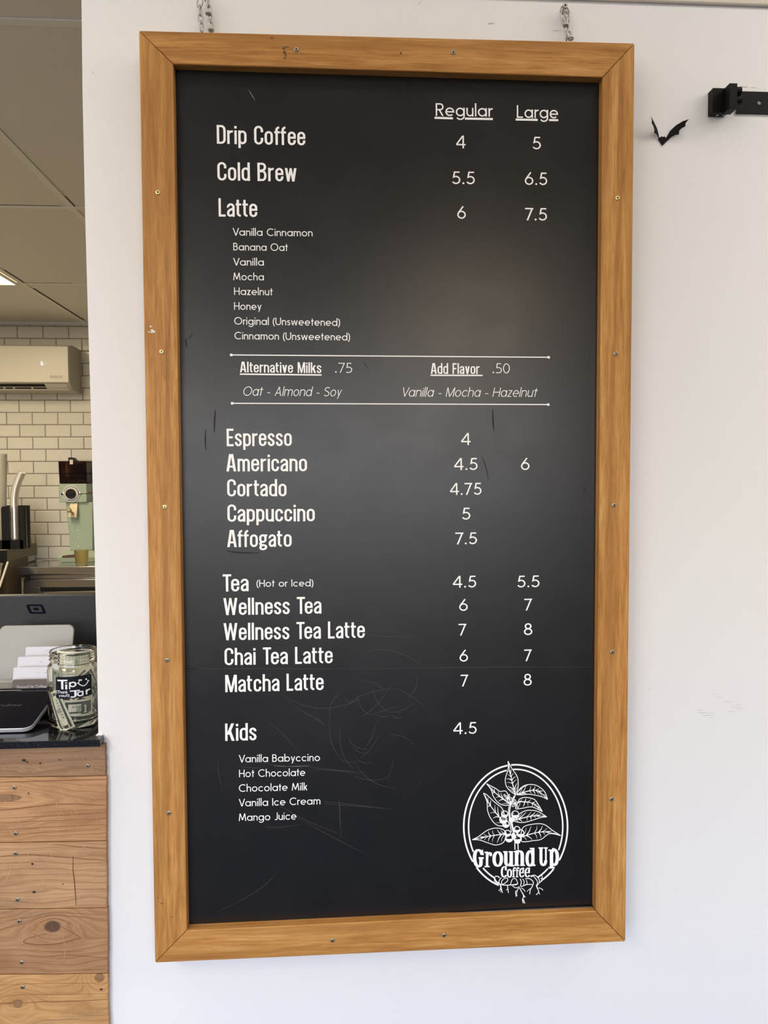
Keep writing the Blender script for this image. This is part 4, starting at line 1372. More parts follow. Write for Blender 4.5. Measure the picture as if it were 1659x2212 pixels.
def chain(base_px, label, links, screw_px, extra):
    p0 = at(*base_px, -0.012)
    e = empty('hanging_chain', (p0.x, -0.012, p0.z), label, 'chain', 'chains holding the menu board')
    for (x, y, hw, hl, tilt, yaw) in links:
        c = at(x, y, -0.012)
        k = 0.00071
        mb = MB().tube(link_pts(c, hl * k, max(hw * k, 0.0022), RAD(tilt), RAD(yaw)), 0.00125, 8, True)
        mb.build('chain_link', M['chain'], e, smooth=True, angle=80)
    s = at(*screw_px, -0.016)
    mb = MB().cyl(Vector((s.x, 0.0, s.z)), Vector((s.x, -0.014, s.z)), 0.0016, 10)
    mb.cyl(Vector((s.x, -0.014, s.z)), Vector((s.x, -0.017, s.z)), 0.0036, 16)
    mb.mi = 1
    mb.cyl(Vector((s.x, -0.017, s.z)), Vector((s.x, -0.0172, s.z)), 0.0016, 8)
    mb.build('hanging_screw', [M['steel_screw'], M['slot']], e, smooth=True)
    for (x, y) in extra:
        c = at(x, y, -0.014)
        mb = MB().tube([c + Vector((math.cos(t) * 0.0032, -math.sin(t) * 0.003, 0.0008 * math.sin(t))) for t in [2 * PI * i / 14 for i in range(14)]], 0.0016, 8, True)
        mb.build('chain_hook', M['chain'], e, smooth=True)


chain((444, 66), 'left chain of thin steel links above the menu frame',
      [(431.6, 6, 5, 10, 14, 10), (432.6, 23, 3, 10.5, -4, 55), (433.0, 40.5, 4.4, 9.5, -3, 15), (435, 57.5, 3.8, 11, -3, 35), (449, 5, 3, 10.5, -6, 60), (451.6, 20.5, 4.2, 9.5, -4, 10), (453.6, 38.5, 4.3, 9.5, -4, 25), (456.4, 55, 4.3, 11, -9, 40)],
      (440, -14), [(450.5, 29.5), (456, 65)])
chain((1225, 88), 'right chain of doubled steel links above the menu frame',
      [(1217, 22.5, 7, 7, 25, 20), (1224.5, 22.5, 6, 7, -20, 30), (1215, 34.5, 4.2, 9.5, 2, 10), (1225.0, 33.5, 4.2, 9.5, -12, 20), (1217.5, 49, 3.4, 9, -24, 15), (1227.5, 47, 3.0, 10.5, 3, 30), (1224, 63, 3.8, 10, 6, 25), (1222.5, 78, 3.0, 9.5, -6, 60), (1230, 77, 4.8, 9.5, -14, 10)],
      (1220.8, 12.2), [(1222, 55), (1233, 83)])

# ------------------------------------------------------------------ paper bat and wall bracket
def zb(x, y): return (1360 + x * 299 / 1659.0, 100 + y * 300 / 1665.0)


body = [(345, 1100), (355, 1095), (385, 1078), (400, 1088), (415, 1078), (440, 1100), (458, 1128), (395, 1190), (348, 1122)]
lw = [(250, 830), (290, 900), (330, 985), (345, 1040), (355, 1095), (345, 1100), (325, 1060), (292, 1033), (297, 1000), (285, 960), (262, 915), (268, 890)]
rw = [(440, 1100), (490, 1010), (560, 945), (640, 897), (715, 873), (685, 903), (668, 930), (672, 957), (625, 983), (597, 1010), (590, 1057), (555, 1060), (500, 1088), (455, 1130)]


def flap(pts, hx, side, ang):          # wing folded off the wall about its root
    o = []
    for x, y in pts:
        q = at(*zb(x, y), -0.0015)
        h = at(*zb(hx, 1100), -0.0015)
        r = abs(q.x - h.x)
        yy = -0.0015 - r * math.tan(ang) * (0.6 + 0.4 * r / 0.06)
        o.append(at(*zb(x, y), yy))
    return o


mb = MB()
mb.prism([at(*zb(x, y), -0.0015) for x, y in body], (0, 0.0012, 0))
mb.prism(flap(lw, 350, -1, RAD(62)), (0.0003, 0.0006, 0))
mb.prism(flap(rw, 440, 1, RAD(24)), (-0.0003, 0.0006, 0))
tag(mb.build('paper_bat', M['paper_black']), 'small black paper bat with folded wings stuck on the white wall', 'decoration')


def zk(x, y, d): return at(1360 + x * 299 / 1659.0, 100 + y * 300 / 1665.0, d)


p = zk(1130, 820, -0.01)
br = empty('wall_bracket', (p.x, 0, p.z), 'black metal wall bracket with a drilled bar at the right edge', 'bracket')


def boxpx(x0, x1, y0, y1, d0, d1):      # front face seen there at depth d0, running back to d1
    a, b = zk(x0, y0, d0), zk(x1, y1, d0)
    return MB().box(a.x, b.x, d0, d1, b.z, a.z)


boxpx(1000, 1190, 497, 795, -0.016, -0.0003).build('end_block', M['blackmetal'], br, bevel=0.0006)
boxpx(1200, 1290, 440, 745, -0.036, -0.0155).build('clamp_plate', M['blackmetal'], br, bevel=0.0006)
bar = MB()
a, b = zk(1285, 548, -0.003), zk(1285, 785, -0.003)
hc = zk(1558, 672, -0.003)
r, n = 0.0034, 20
x0, x1 = a.x, 1.25
z0, z1 = b.z, a.z
ring = [Vector((hc.x + r * math.cos(2 * PI * i / n), -0.003, hc.z + r * math.sin(2 * PI * i / n))) for i in range(n)]
outer = []
for i in range(n):
    t = 2 * PI * i / n
    c, s = math.cos(t), math.sin(t)
    k = min(0.03 / max(1e-6, abs(c)), ((z1 - hc.z) if s > 0 else (hc.z - z0)) / max(1e-6, abs(s)))
    outer.append(Vector((hc.x + c * k, -0.003, hc.z + s * k)))
for i in range(n):
    j = (i + 1) % n
    bar.face([ring[i], outer[i], outer[j], ring[j]])
    bar.face([ring[i], ring[j], ring[j] + Vector((0, 0.0015, 0)), ring[i] + Vector((0, 0.0015, 0))])
xa, xb = hc.x - 0.03, hc.x + 0.03
for cx, s in ((xa, -1), (xb, 1)):
    for zz in (z0, z1): pass
for q0, q1 in ((x0, xa), (xb, x1)):
    bar.face([(q0, -0.003, z0), (q1, -0.003, z0), (q1, -0.003, z1), (q0, -0.003, z1)])
# corner fills beside the hole
for i in range(n):
    j = (i + 1) % n
    p, q = outer[i], outer[j]
    for zc in (z0, z1):
        for xc in (xa, xb):
            if (abs(p.x - xc) < 1e-6 and abs(q.z - zc) < 1e-6) or (abs(q.x - xc) < 1e-6 and abs(p.z - zc) < 1e-6):
                bar.face([p, Vector((xc, -0.003, zc)), q])
bar.box(x0, x1, -0.003, -0.0008, z0 - 0.0022, z0)
bar.box(x0, x1, -0.003, -0.0008, z1, z1 + 0.0015)
bar.build('drilled_bar', M['blackmetal'], br)
boxpx(1500, 1540, 640, 700, -0.004, -0.0003)
for (x, y) in ((1300, 540), (1300, 650)):
    c = zk(x, y, -0.02)
    MB().cyl(c + Vector((-0.004, 0, 0)), c + Vector((0.0035, 0, 0)), 0.0062, 18).build('bolt', M['blackmetal'], br, smooth=True)
for (x, y) in ((1052, 812), (1130, 816)):
    c = zk(x, y, -0.0155)
    zz = zk(1000, 795, -0.016).z
    xx = zk(x, 795, -0.009).x
    MB().cyl(Vector((xx, -0.009, zz - 0.0011)), Vector((xx, -0.009, zz + 0.001)), 0.0021, 12).build('screw', M['steel_screw'], br, smooth=True, label='small bright screw under the block')

# ------------------------------------------------------------------ counter, its plank front
xr = at(216, 1605, SLAB_F).x
mb = MB()
mb.prism([Vector((-3.2, SLAB_F, SLAB_Z - SLAB_T)), Vector((xr, SLAB_F, SLAB_Z - SLAB_T)), Vector((xr, -0.0005, SLAB_Z - SLAB_T)), Vector((XE - 0.001, -0.0005, SLAB_Z - SLAB_T)), Vector((XE - 0.001, 0.62, SLAB_Z - SLAB_T)), Vector((-3.2, 0.62, SLAB_Z - SLAB_T))], (0, 0, SLAB_T))
tag(mb.build('countertop', M['granite'], bevel=0.0008, seg=2), 'thin polished black granite countertop above the wooden planks', 'countertop')
# support under the rear of the counter
mb = MB().box(-3.2, XE - 0.01, 0.12, 0.60, 0, SLAB_Z - SLAB_T - 0.0005)
tag(mb.build('counter_cabinet', M['beige_side']), 'plain cabinet behind the plank front under the granite', 'cabinet')

PL_Y = -0.009
pfront = empty('plank_counter_front', (-1.5, PL_Y, 0), 'worn pine planks screwed to the counter front under the granite', 'counter front')
BOUNDS = [(1622, 1616.0), (1680, 1677), (1821.5, 1817.5), (1965.5, 1962), (2106.5, 2104)]    # upper edges at the left and at the right end
RIGHT = [227.0, 229.5, 230.5, 232.5, 233.5]


def W(px, py): return at(px, py, PL_Y)


def K(px, py, hl, hh, b):             # knot given in photo pixels
    p = W(px, py)
    s = 1.0 / 1415.0
    return (p.x, p.z, hl * s, hh * s, b * s)


KN = [[], [K(8, 1724, 40, 9, 12)], [], [K(113.5, 2001.5, 19, 14, 16)], [K(215, 2111, 10, 9, 9), K(39, 2168, 10, 10, 9)]]
TINT = [(0.32, 0.195, 0.105), (0.46, 0.265, 0.125), (0.45, 0.275, 0.140), (0.39, 0.220, 0.105), (0.53, 0.305, 0.120)]
zb_ = W(100, 2250).z
for i in range(5):
    tl = W(0, BOUNDS[i][0]); tr = W(RIGHT[i], BOUNDS[i][1])
    if i == 0:
        tl.z = tr.z = SLAB_Z - SLAB_T - 0.0004
    if i < 4:
        bl = W(0, BOUNDS[i + 1][0] - 1.2); brp = W(RIGHT[i] + 1.2, BOUNDS[i + 1][1] - 1.2)
    else:
        bl = W(0, 2256); brp = W(RIGHT[i] + 2, 2250)
    sl = (tr.z - tl.z) / (tr.x - tl.x)
    sb = (brp.z - bl.z) / (brp.x - bl.x)
    xl = -1.6
    edge_r = []
    nseg = 9
    for k in range(nseg + 1):
        t = k / nseg
        edge_r.append(Vector((tr.x + (brp.x - tr.x) * t + random.uniform(-0.0006, 0.0006), PL_Y, tr.z + (brp.z - tr.z) * t)))
    q = [Vector((xl, PL_Y, tl.z)), tl] + edge_r + [bl, Vector((xl, PL_Y, bl.z))]
    mat = planks('pine_plank_%d' % (i + 1), TINT[i], KN[i], brp.z, tr.z, i * 1.7 + 0.6, (0.26, 0.14, 0.06) if i in (1, 4) else (0.10, 0.05, 0.024))
    mb = MB().prism(q, (0, 0.0085, 0))
    pk = mb.build('plank', mat, pfront, bevel=0.0010, seg=2)
    sm = MB(); nsm = 0
    for (sx, sy, pi) in ((190, 1653.7, 0), (31, 1701, 1), (34, 1800, 1), (34, 1843, 2), (38, 1943, 2), (41.5, 1989.5, 3), (47, 2078.6, 3), (49, 2132, 4)):
        if pi == i: screw(pk, W(sx, sy), M['steel_screw'], 0.0033, rotz=sx * 0.3, nm='screw', lab=None)
    for (sx, sy, rx, ry, pi) in ((51.5, 1642, 5.0, 3.4, 0), (59, 1646, 3.6, 1.6, 0), (87, 1649, 2.6, 2.6, 0), (129, 1641, 3, 1.2, 0), (70.5, 1866, 3.2, 2.6, 2), (73.7, 1927, 3.8, 2.8, 2), (61.5, 1713.5, 2, 2, 1), (219, 2137, 3.6, 2.4, 4), (136, 1909.5, 1.6, 1.6, 2)):
        if pi == i:
            c = W(sx, sy) + Vector((0, -0.0003, 0))
            sm.face([c + Vector((rx * 0.00071 * math.cos(t) * random.uniform(0.7, 1.1), 0, ry * 0.00071 * math.sin(t) * random.uniform(0.7, 1.1))) for t in [2 * PI * k / 10 for k in range(10)]])
            nsm += 1
    if nsm: sm.build_each('nail_hole', M['slot'], pk)
    sc = MB(); rs = random.Random(20 + i); nsc = 0
    for k in range((26, 40, 34, 6, 8)[i]):
        y0, y1 = BOUNDS[i][1] + 8, (BOUNDS[i + 1][1] - 8 if i < 4 else 2200)
        x = rs.uniform(2, 215); y = rs.uniform(y0, y1); L = rs.uniform(6, 26); an = RAD(rs.choice([70, 80, 100, 60, 20, -30, 45]))
        p0 = (x, y); p2 = (x + L * math.cos(an), min(y1, y + abs(L * math.sin(an))))
        pm = ((p0[0] + p2[0]) / 2 + rs.uniform(-3, 3), (p0[1] + p2[1]) / 2)
        poly_strip(sc, curve_px(p0, pm, p2, 5), rs.uniform(0.5, 1.2), PL_Y - 0.0003); nsc += 1
    if i == 2:
        for pts in (((24, 1862), (22, 1900), (0, 1913)), ((208, 1858), (204, 1880), (200, 1915)), ((75, 1880), (95, 1910), (112, 1925))):
            poly_strip(sc, curve_px(*pts, 8), 1.4, PL_Y - 0.0003)
    M.setdefault('wood_scratch', plain('pale_wood_scratch', (0.52, 0.30, 0.14), 0.7))
    sc.build_each('scratch_mark', M['wood_scratch'], pk, label='pale scratch in the worn plank')
    GL = {0: [([(142, 1656), (190, 1654.5), (226, 1653.7)], 0.9)],
          1: [([(0, 1750), (34, 1747), (86, 1741), (114, 1738), (171, 1737), (228, 1740)], 2.6), ([(0, 1690), (90, 1687), (228, 1684)], 2.2), ([(0, 1768), (120, 1762), (228, 1756)], 1.4), ([(0, 1777), (110, 1773), (229, 1768)], 1.2), ([(0, 1793), (120, 1786), (229, 1781)], 1.6), ([(0, 1805), (120, 1797), (229, 1792)], 1.0), ([(60, 1757), (150, 1752), (228, 1748)], 1.0)],
          2: [([(0, 1850), (57, 1846), (128, 1851), (230, 1859)], 2.6), ([(114, 1824), (170, 1829), (230, 1833)], 2.2)],
          3: [([(100, 2017), (71, 2024), (53, 2031), (55, 2037), (86, 2041), (123, 2039), (160, 2030), (174, 2026), (166, 2021), (134, 2003)], 2.2), ([(110, 1997), (114, 2005), (117, 2013)], 1.4), ([(60, 2010), (80, 1995), (113, 1984), (140, 1990), (157, 2000), (150, 2004)], 1.2),
              ([(0, 2008), (50, 1996), (100, 1978), (150, 1979), (232, 1987)], 1.6), ([(0, 1990), (60, 1982), (120, 1972), (232, 1977)], 1.2), ([(50, 2062), (100, 2066), (150, 2063), (232, 2070)], 1.4), ([(60, 2052), (130, 2056), (180, 2054)], 1.0), ([(170, 2096), (232, 2094)], 1.0)],
          4: [([(0, 2168), (20, 2167), (31, 2164)], 4.0), ([(50, 2167), (90, 2164), (150, 2163), (233, 2159)], 2.2), ([(0, 2153), (60, 2148), (120, 2149), (233, 2146)], 1.2), ([(0, 2128), (120, 2124), (233, 2124)], 1.0), ([(202, 2108), (214, 2122), (227, 2110)], 2.0)]}
    gl = MB()
    for pts, w in GL[i]: poly_strip(gl, smooth(pts, 5), w, PL_Y - 0.00025)
    gmat = plain('grain_line_%d' % (i + 1), tuple(c * f for c, f in zip(TINT[i], (0.50, 0.36, 0.28))), 0.65)
    gl.build_each('grain_line', gmat, pk)
    if i == 2:
        cr = MB(); poly_strip(cr, [(158, 1850), (157.5, 1880), (161, 1905), (163, 1935), (164.5, 1955)], 2.0, PL_Y - 0.0003)
        cr.build('split_mark', M['burn'], pk, fix=False, label='dark split in the plank')

# the boards below the picture's lower edge, down to the floor
zt = W(0, 2257).z
low = planks('pine_plank_low', TINT[1], [], 0.0, zt, 9.3)
nlow = 5
for k in range(nlow):
    z1, z0_ = zt * (1 - k / nlow) - 0.0008, zt * (1 - (k + 1) / nlow)
    MB().box(-1.6, W(236, 2240).x, PL_Y, PL_Y + 0.0085, max(0.002, z0_), z1).build('plank', low, pfront, bevel=0.001, seg=2)

# ------------------------------------------------------------------ tip jar
JC = at(160, 1500, 0.062); JR = 0.0392
jz = SLAB_Z + 0.0004
JT = at(112, 1403, 0.062).z
JH = JT - jz
jar = empty('tip_jar', (JC.x, 0.062, jz), 'glass tip jar full of banknotes with a black handwritten label', 'jar')
H = JH
outp = [(0.002, 0.0), (JR - 0.008, 0.0), (JR - 0.003, 0.002), (JR - 0.0006, 0.006), (JR, 0.012), (JR, H - 0.030), (JR - 0.0012, H - 0.024), (JR - 0.0045, H - 0.0195), (JR - 0.0058, H - 0.0165), (JR - 0.0050, H - 0.0150),
        (JR - 0.0032, H - 0.0130), (JR - 0.0048, H - 0.0110), (JR - 0.0048, H - 0.0095), (JR - 0.0030, H - 0.0078), (JR - 0.0046, H - 0.0058), (JR - 0.0046, H - 0.0045), (JR - 0.0036, H - 0.0020), (JR - 0.0046, H)]
inp = [(JR - 0.0066, H - 0.0002), (JR - 0.0074, H - 0.0020), (JR - 0.0074, H - 0.018), (JR - 0.0050, H - 0.024), (JR - 0.0026, H - 0.030), (JR - 0.0026, 0.016), (JR - 0.006, 0.009), (JR - 0.014, 0.0072), (0.002, 0.0080)]
mb = MB().lathe((JC.x, 0.062, jz), outp + inp, 64, cap=True)
mb.build('glass_body', M['glass'], jar, smooth=True, angle=60)
AZ = math.atan2(CAM.y - 0.062, CAM.x - JC.x)     # direction of the customer's side


def onjar(u, z, r):                    # u: metres to the right along the glass, z above the counter
    a = AZ + u / r
    return Vector((JC.x + r * math.cos(a), 0.062 + r * math.sin(a), jz + z))


LT, LB = at(158, 1461.5, 0.024).z - jz, at(158, 1508.5, 0.024).z - jz
LW = 0.0565


def lab(x, y):                         # label coordinates from the close view of the jar
    return ((x - 583) / 723.0 * LW, LB + (1285 - y) / 485.0 * (LT - LB))


mb = MB()
n = 24
rl = JR + 0.0003
mb_pts = []
for k in range(n + 1):
    u = -LW / 2 + LW * k / n
    e = 0.0 if 0 < k < n else 0.0015
    mb_pts.append((u, LB + e, LT - e))
for k in range(n):
    a, b = mb_pts[k], mb_pts[k + 1]
    mb.face([onjar(a[0], a[1], rl), onjar(b[0], b[1], rl), onjar(b[0], b[2], rl), onjar(a[0], a[2], rl)])
jl = mb.build('label', M['label_black'], jar, smooth=True, label='black label on the glass')
ink = MB()
ink_layer = [0]


def ink_poly(p):
    ink_layer[0] += 1
    R_ = JR + 0.0007 + 1e-5 * (ink_layer[0] % 13)
    us = [u for u, z in p]
    if len(p) == 4 and max(us) - min(us) > 0.002:      # follow the round of the glass
        n = int((max(us) - min(us)) / 0.001) + 1
        (a, b, c, d) = p
        if abs(a[0] - b[0]) < abs(b[0] - c[0]): a, b, c, d = b, c, d, a
        L = lambda p_, q_, t: (p_[0] + (q_[0] - p_[0]) * t, p_[1] + (q_[1] - p_[1]) * t)
        for i in range(n):
            t0, t1 = i / n, (i + 1) / n
            ink.face([onjar(u, z, R_) for u, z in (L(a, b, t0), L(a, b, t1), L(d, c, t1), L(d, c, t0))])
    else: ink.face([onjar(u, z, R_) for u, z in p])


def ink_text(txt, x0, x1, yb, cap, font='round', pen=(0.085, 0.085), rise=0.0):
    G, ab, sp = FONTS[font]
    x, polys = 0.0, []
    for ch in txt:
        if ch == '!': adv, st = 0.17, [rect(0.02, 0.3, 0.15, 1.0), rect(0.02, 0, 0.15, 0.16)]
        elif ch == 'T': adv, st = 0.72, [rect(0.28, 0, 0.44, 1), rect(0, 0.84, 0.72, 1)]
        elif ch == 'Y' or ch == 'y': adv, st = G['y']
        elif ch == 'J': adv, st = 0.74, [P((0.42, 0.95), (0.42, 0.3), arc(0.24, 0.27, 0.18, 0.2, 0, -150)), rect(0, 0.85, 0.74, 1)]
        else: adv, st = G[ch]
        for s in st:
            if s[0] == 'q': polys.append([(u + x, v) for u, v in s[1]])
            else: polys += [[(u + x, v) for u, v in f] for f in stroke_faces(s[1], pen[0], pen[1], s[0] == 'c')]
        x += adv + 0.13
    us = [u for p in polys for u, v in p]
    u0, u1 = min(us), max(us)
    for p in polys:
        ink_poly([lab(x0 + (u - u0) / (u1 - u0) * (x1 - x0), yb - v * cap - rise * (u - u0) / (u1 - u0)) for u, v in p])


ink_text('T', 262, 465, 1072, 212)
ink_text('i', 415, 465, 1075, 160)
ink_text('p', 492, 632, 1030, 165)
ink_text('J', 505, 688, 1268, 160)
ink_text('a', 635, 765, 1255, 165)
ink_text('r', 800, 910, 1245, 165)
ink_text('(Thank', 232, 465, 1165, 66, pen=(0.075, 0.075), rise=-2)
ink_text('you!!)', 285, 495, 1240, 58, pen=(0.075, 0.075))


def ink_line(pts, w):
    for f in stroke_faces(pts, w / 2, w / 2): ink_poly([lab(*p) for p in f])


ink_line(smooth([(655, 945), (700, 1000), (765, 1035), (830, 1005), (868, 940)]), 20)
ink_line([(645, 965), (690, 925)], 16); ink_line([(845, 930), (890, 945)], 16)
ink_line([(670, 895), (735, 900)], 30); ink_line([(805, 900), (838, 897)], 32); ink_line([(875, 845), (886, 842)], 10)
ink.build('handwriting', M['chalk'], jl, fix=False, label='white handwriting Tip Jar (Thank you!!) with a smile')


# banknotes: rectangles wrapped on cylinders inside the jar, printed with border, oval, figures and bars
def note(label, u, z, s0, s1, t0, t1, tilt, r, curl=0.0, colour='bill', numeral=True, violet=False, cx=None):
    ct, stl = math.cos(RAD(tilt)), math.sin(RAD(tilt))
    ccx, ccy = (JC.x, 0.062) if cx is None else cx

    def P_(s, t, off=0.0):
        uu = u + s * ct - t * stl
        zz = z + s * stl + t * ct
        rr = r + off - curl * (s - s0)
        a = AZ + uu / r
        return Vector((ccx + rr * math.cos(a), ccy + rr * math.sin(a), jz + zz))
    grp = 'banknotes in the tip jar'

    def patch(mb, a, b, c, d, off, ns=10, nt=6):
        ns = max(1, int(abs(b - a) / 0.004)); nt = max(1, int(abs(d - c) / 0.006))
        vs = [P_(a + (b - a) * i / ns, c + (d - c) * j / nt, off) for j in range(nt + 1) for i in range(ns + 1)]
        fs = [(j * (ns + 1) + i, j * (ns + 1) + i + 1, (j + 1) * (ns + 1) + i + 1, (j + 1) * (ns + 1) + i) for j in range(nt) for i in range(ns)]
        mb.add(vs, fs)
    mb = MB()
    patch(mb, s0, s1, t0, t1, 0)
    o = mb.build('banknote', M[colour], None, smooth=True, angle=180)
    tag(o, label, 'banknote', grp)
    mb = MB(); e = 0.00015; m_ = 0.0032
    a, b, c, d = s0 + m_, s1 - m_, t0 + m_, t1 - m_
    w = 0.0035
    patch(mb, a, b, d - w, d, e); patch(mb, a, b, c, c + w * 0.7, e); patch(mb, b - w * 1.3, b, c, d, e); patch(mb, a, a + w * 1.3, c, d, e)
    k = int((b - a) / 0.0016)
    hl = (d - c)
    for i in range(3, k - 12, 1):       # word bar
        if i % 3: patch(mb, a + 0.004 + i * 0.0016, a + 0.0048 + i * 0.0016, d - w - 0.006, d - w - 0.0022, e)
    for i in range(2, k - 14, 2):
        patch(mb, a + 0.006 + i * 0.0016, a + 0.0066 + i * 0.0016, d - w - 0.0135, d - w - 0.011, e)
    if numeral:                          # corner block with a pale figure
        patch(mb, b - 0.0165, b - w, d - 0.020, d - w, e)
    mb.build('border_print', M['bill_ink'], o, fix=False)
    mb = MB()
    ocs, oct_ = (a + b) / 2, (c + d) / 2 - 0.003
    for i in range(16):
        for q, (r0, r1) in enumerate(((0.0, 0.55), (0.7, 0.85))):
            if (i + q) % 4 == 3: continue
            t1_, t2_ = 2 * PI * i / 16, 2 * PI * (i + 1) / 16
            R = hl * 0.33
            mb.face([P_(ocs + R * 0.8 * r0 * math.cos(t1_), oct_ + R * r0 * math.sin(t1_), 2 * e), P_(ocs + R * 0.8 * r1 * math.cos(t1_), oct_ + R * r1 * math.sin(t1_), 2 * e),
                     P_(ocs + R * 0.8 * r1 * math.cos(t2_), oct_ + R * r1 * math.sin(t2_), 2 * e), P_(ocs + R * 0.8 * r0 * math.cos(t2_), oct_ + R * r0 * math.sin(t2_), 2 * e)])
    mb.build('portrait_oval', M['bill_violet' if violet else 'bill_green'], o, fix=False)
    if numeral:
        mb = MB()
        patch(mb, b - 0.0110, b - 0.0086, d - 0.0175, d - 0.0060, 2 * e); patch(mb, b - 0.0125, b - 0.0072, d - 0.0180, d - 0.0166, 2 * e); patch(mb, b - 0.0122, b - 0.0098, d - 0.0080, d - 0.0062, 2 * e)
        mb.build('figure', M['bill'], o, fix=False)
    return o


def ju(x): return (x - 590) / 10.05 * 0.000745          # close view of the jar to metres along / above
def jzv(y): return (1885 - y) / 10.05 * 0.00074 + 0.003


RB = JR - 0.0036
note('banknote with a pale figure one standing upright under the jar label', ju(690), jzv(1475), -0.024, 0.022, -0.012, 0.0125, -3, RB - 0.0014)
note('banknote with violet lower end slanting down the left front of the jar', ju(300), jzv(1540), -0.034, 0.030, -0.012, 0.012, -68, RB, violet=True, numeral=False)
note('green banknote standing behind the top of the black jar label', ju(690), jzv(990), -0.024, 0.024, -0.016, 0.0155, 38, RB - 0.0028, numeral=False)
note('banknote slanting along the right side of the jar', ju(1010), jzv(1050), -0.028, 0.022, -0.013, 0.014, -58, RB - 0.0006)
note('dark banknote curled against the upper left side of the jar', ju(150), jzv(960), -0.022, 0.022, -0.012, 0.012, 84, RB - 0.0044, colour='bill_green', numeral=False)
note('banknote lying low at the right foot of the jar', ju(850), jzv(1730), -0.030, 0.028, -0.006, 0.006, -7, RB - 0.0032, numeral=False)
note('banknote corner on the jar floor at the left', ju(480), jzv(1870), -0.018, 0.034, -0.006, 0.006, 14, RB - 0.0050, numeral=False)
note('banknote bent into an arch in the mouth of the jar', 0.004, H - 0.010, -0.034, 0.036, -0.016, 0.0105, -4, 0.0255, numeral=False)
note('banknote standing across the back of the jar', 0.085, 0.062, -0.05, 0.04, -0.03, 0.03, 12, RB - 0.0052, colour='bill', numeral=False)

# ------------------------------------------------------------------ customer display lying on the counter
TY0 = at(60, 1582, 0.02).y
near = atz(62, 1580, SLAB_Z + 0.0045)
xr_t = near.x + 0.0005
yn = atz(20, 1584, SLAB_Z).y
wT, dT = 0.215, 0.135
tilt = RAD(11.5)
td = empty('payment_display', (xr_t - wT / 2, yn, SLAB_Z), 'silver edged dark payment tablet lying tilted at the front of the counter', 'tablet')


def tp(u, v, h):                       # u: across from centre, v: up the tilted face, h: off the face
    return Vector((xr_t - wT / 2 + u, yn + v * math.cos(tilt) - h * math.sin(tilt), SLAB_Z + 0.0012 + v * math.sin(tilt) + h * math.cos(tilt)))


ol = [(x, y + dT / 2) for x, y in rrect(wT, dT, 0.014, 8)]
MB().prism([tp(x, y, 0.0) for x, y in ol], tp(0, 0, 0.0064) - tp(0, 0, 0)).build('aluminium_shell', M['aluminium'], td, bevel=0.0008, seg=2)
ol = [(x, y + dT / 2) for x, y in rrect(wT - 0.0024, dT - 0.0024, 0.013, 8)]
MB().prism([tp(x, y, 0.0061) for x, y in ol], tp(0, 0, 0.0069) - tp(0, 0, 0.0061)).build('glass_screen', M['glass_screen'], td)
mb = MB().box(at(20, 1578, yn).x, at(43, 1578, yn).x, yn - 0.0004, yn + 0.001, SLAB_Z + 0.0034, SLAB_Z + 0.0046)
mb.build('slot', M['slot'], td)
mb = MB(); mb.prism([tp(-wT / 2 + 0.02, 0.01, 0), tp(wT / 2 - 0.02, 0.01, 0), tp(wT / 2 - 0.02, dT - 0.01, 0), tp(-wT / 2 + 0.02, dT - 0.01, 0)], (0, 0, -0.001))
p0 = tp(0, dT - 0.02, -0.0002)
mb = MB().box(p0.x - 0.07, p0.x + 0.07, p0.y - 0.012, p0.y + 0.012, SLAB_Z, p0.z)
mb.build('rear_foot', M['pos_dark'], td)


def flat_text(txt, font, fn, w, cap, mat, name, parent, label=None, shear=0.0):
    polys, adv = layout(txt, font)
    us = [u for p in polys for u, v in p]
    u0, u1 = min(us), max(us)
    mb = MB()
    for i, p in enumerate(polys): mb.face([Vector(fn((u - u0 + v * shear) / (u1 - u0) * w, v * cap)) + Vector((0, -2.5e-6 * p.lay, 0)) for u, v in p])
    return mb.build(name, mat, parent, fix=False, label=label)


flat_text('Ground Up Coffee', 'round', lambda u, v: tp(wT / 2 - 0.1530 + u, 0.071 + v, 0.0071), 0.112, 0.0075, M['screen_text'], 'screen_lettering', td, 'dim lettering on the dark screen')
mb = MB(); mb.face([tp(wT / 2 - 0.148, 0.1265, 0.0071), tp(wT / 2 - 0.062, 0.1265, 0.0071), tp(wT / 2 - 0.062, 0.1285, 0.0071), tp(wT / 2 - 0.148, 0.1285, 0.0071)])  # pale strip standing in for a reflection on the glass
mb.build('painted_reflection', M['pos_light'], td, fix=False)

# ------------------------------------------------------------------ business cards on a stepped holder
CX = []
card_w, card_h, lean = 0.088, 0.051, RAD(14)


def cards(D, px_left, py_top, thick, mat, label, rows):
    y = D + CAM.y
    tl = at(px_left, py_top, y)
    b = Vector((0, -math.sin(lean), -math.cos(lean)))        # down the card
    nrm = Vector((0, math.cos(lean), -math.sin(lean)))       # away from the customer
    r = Vector((1, 0, 0))
    ol = [(x + card_w / 2, yy - card_h / 2) for x, yy in rrect(card_w, card_h, 0.002 if rows else 0.003, 3)]
    q = [tl + r * x - b * yy for x, yy in ol]
    o = MB().prism(q, nrm * thick).build('business_cards', mat)
    tag(o, label, 'business cards', 'business cards beside the tip jar')
    if rows:
        mb = MB()
        for (x0, x1, z) in rows:
            k = tl + nrm * (-0.0002)
            xx = x0
            rr = random.Random(int(x0 * 1e5))
            while xx < x1:
                w = rr.uniform(0.0008, 0.0022)
                mb.face([k + r * xx + b * z, k + r * (xx + w) + b * z, k + r * (xx + w) + b * (z + 0.0013), k + r * xx + b * (z + 0.0013)])
                xx += w + 0.0006
        mb.build('printed_line', M['grey_ink'], o, fix=False)
    return o, tl, b, nrm


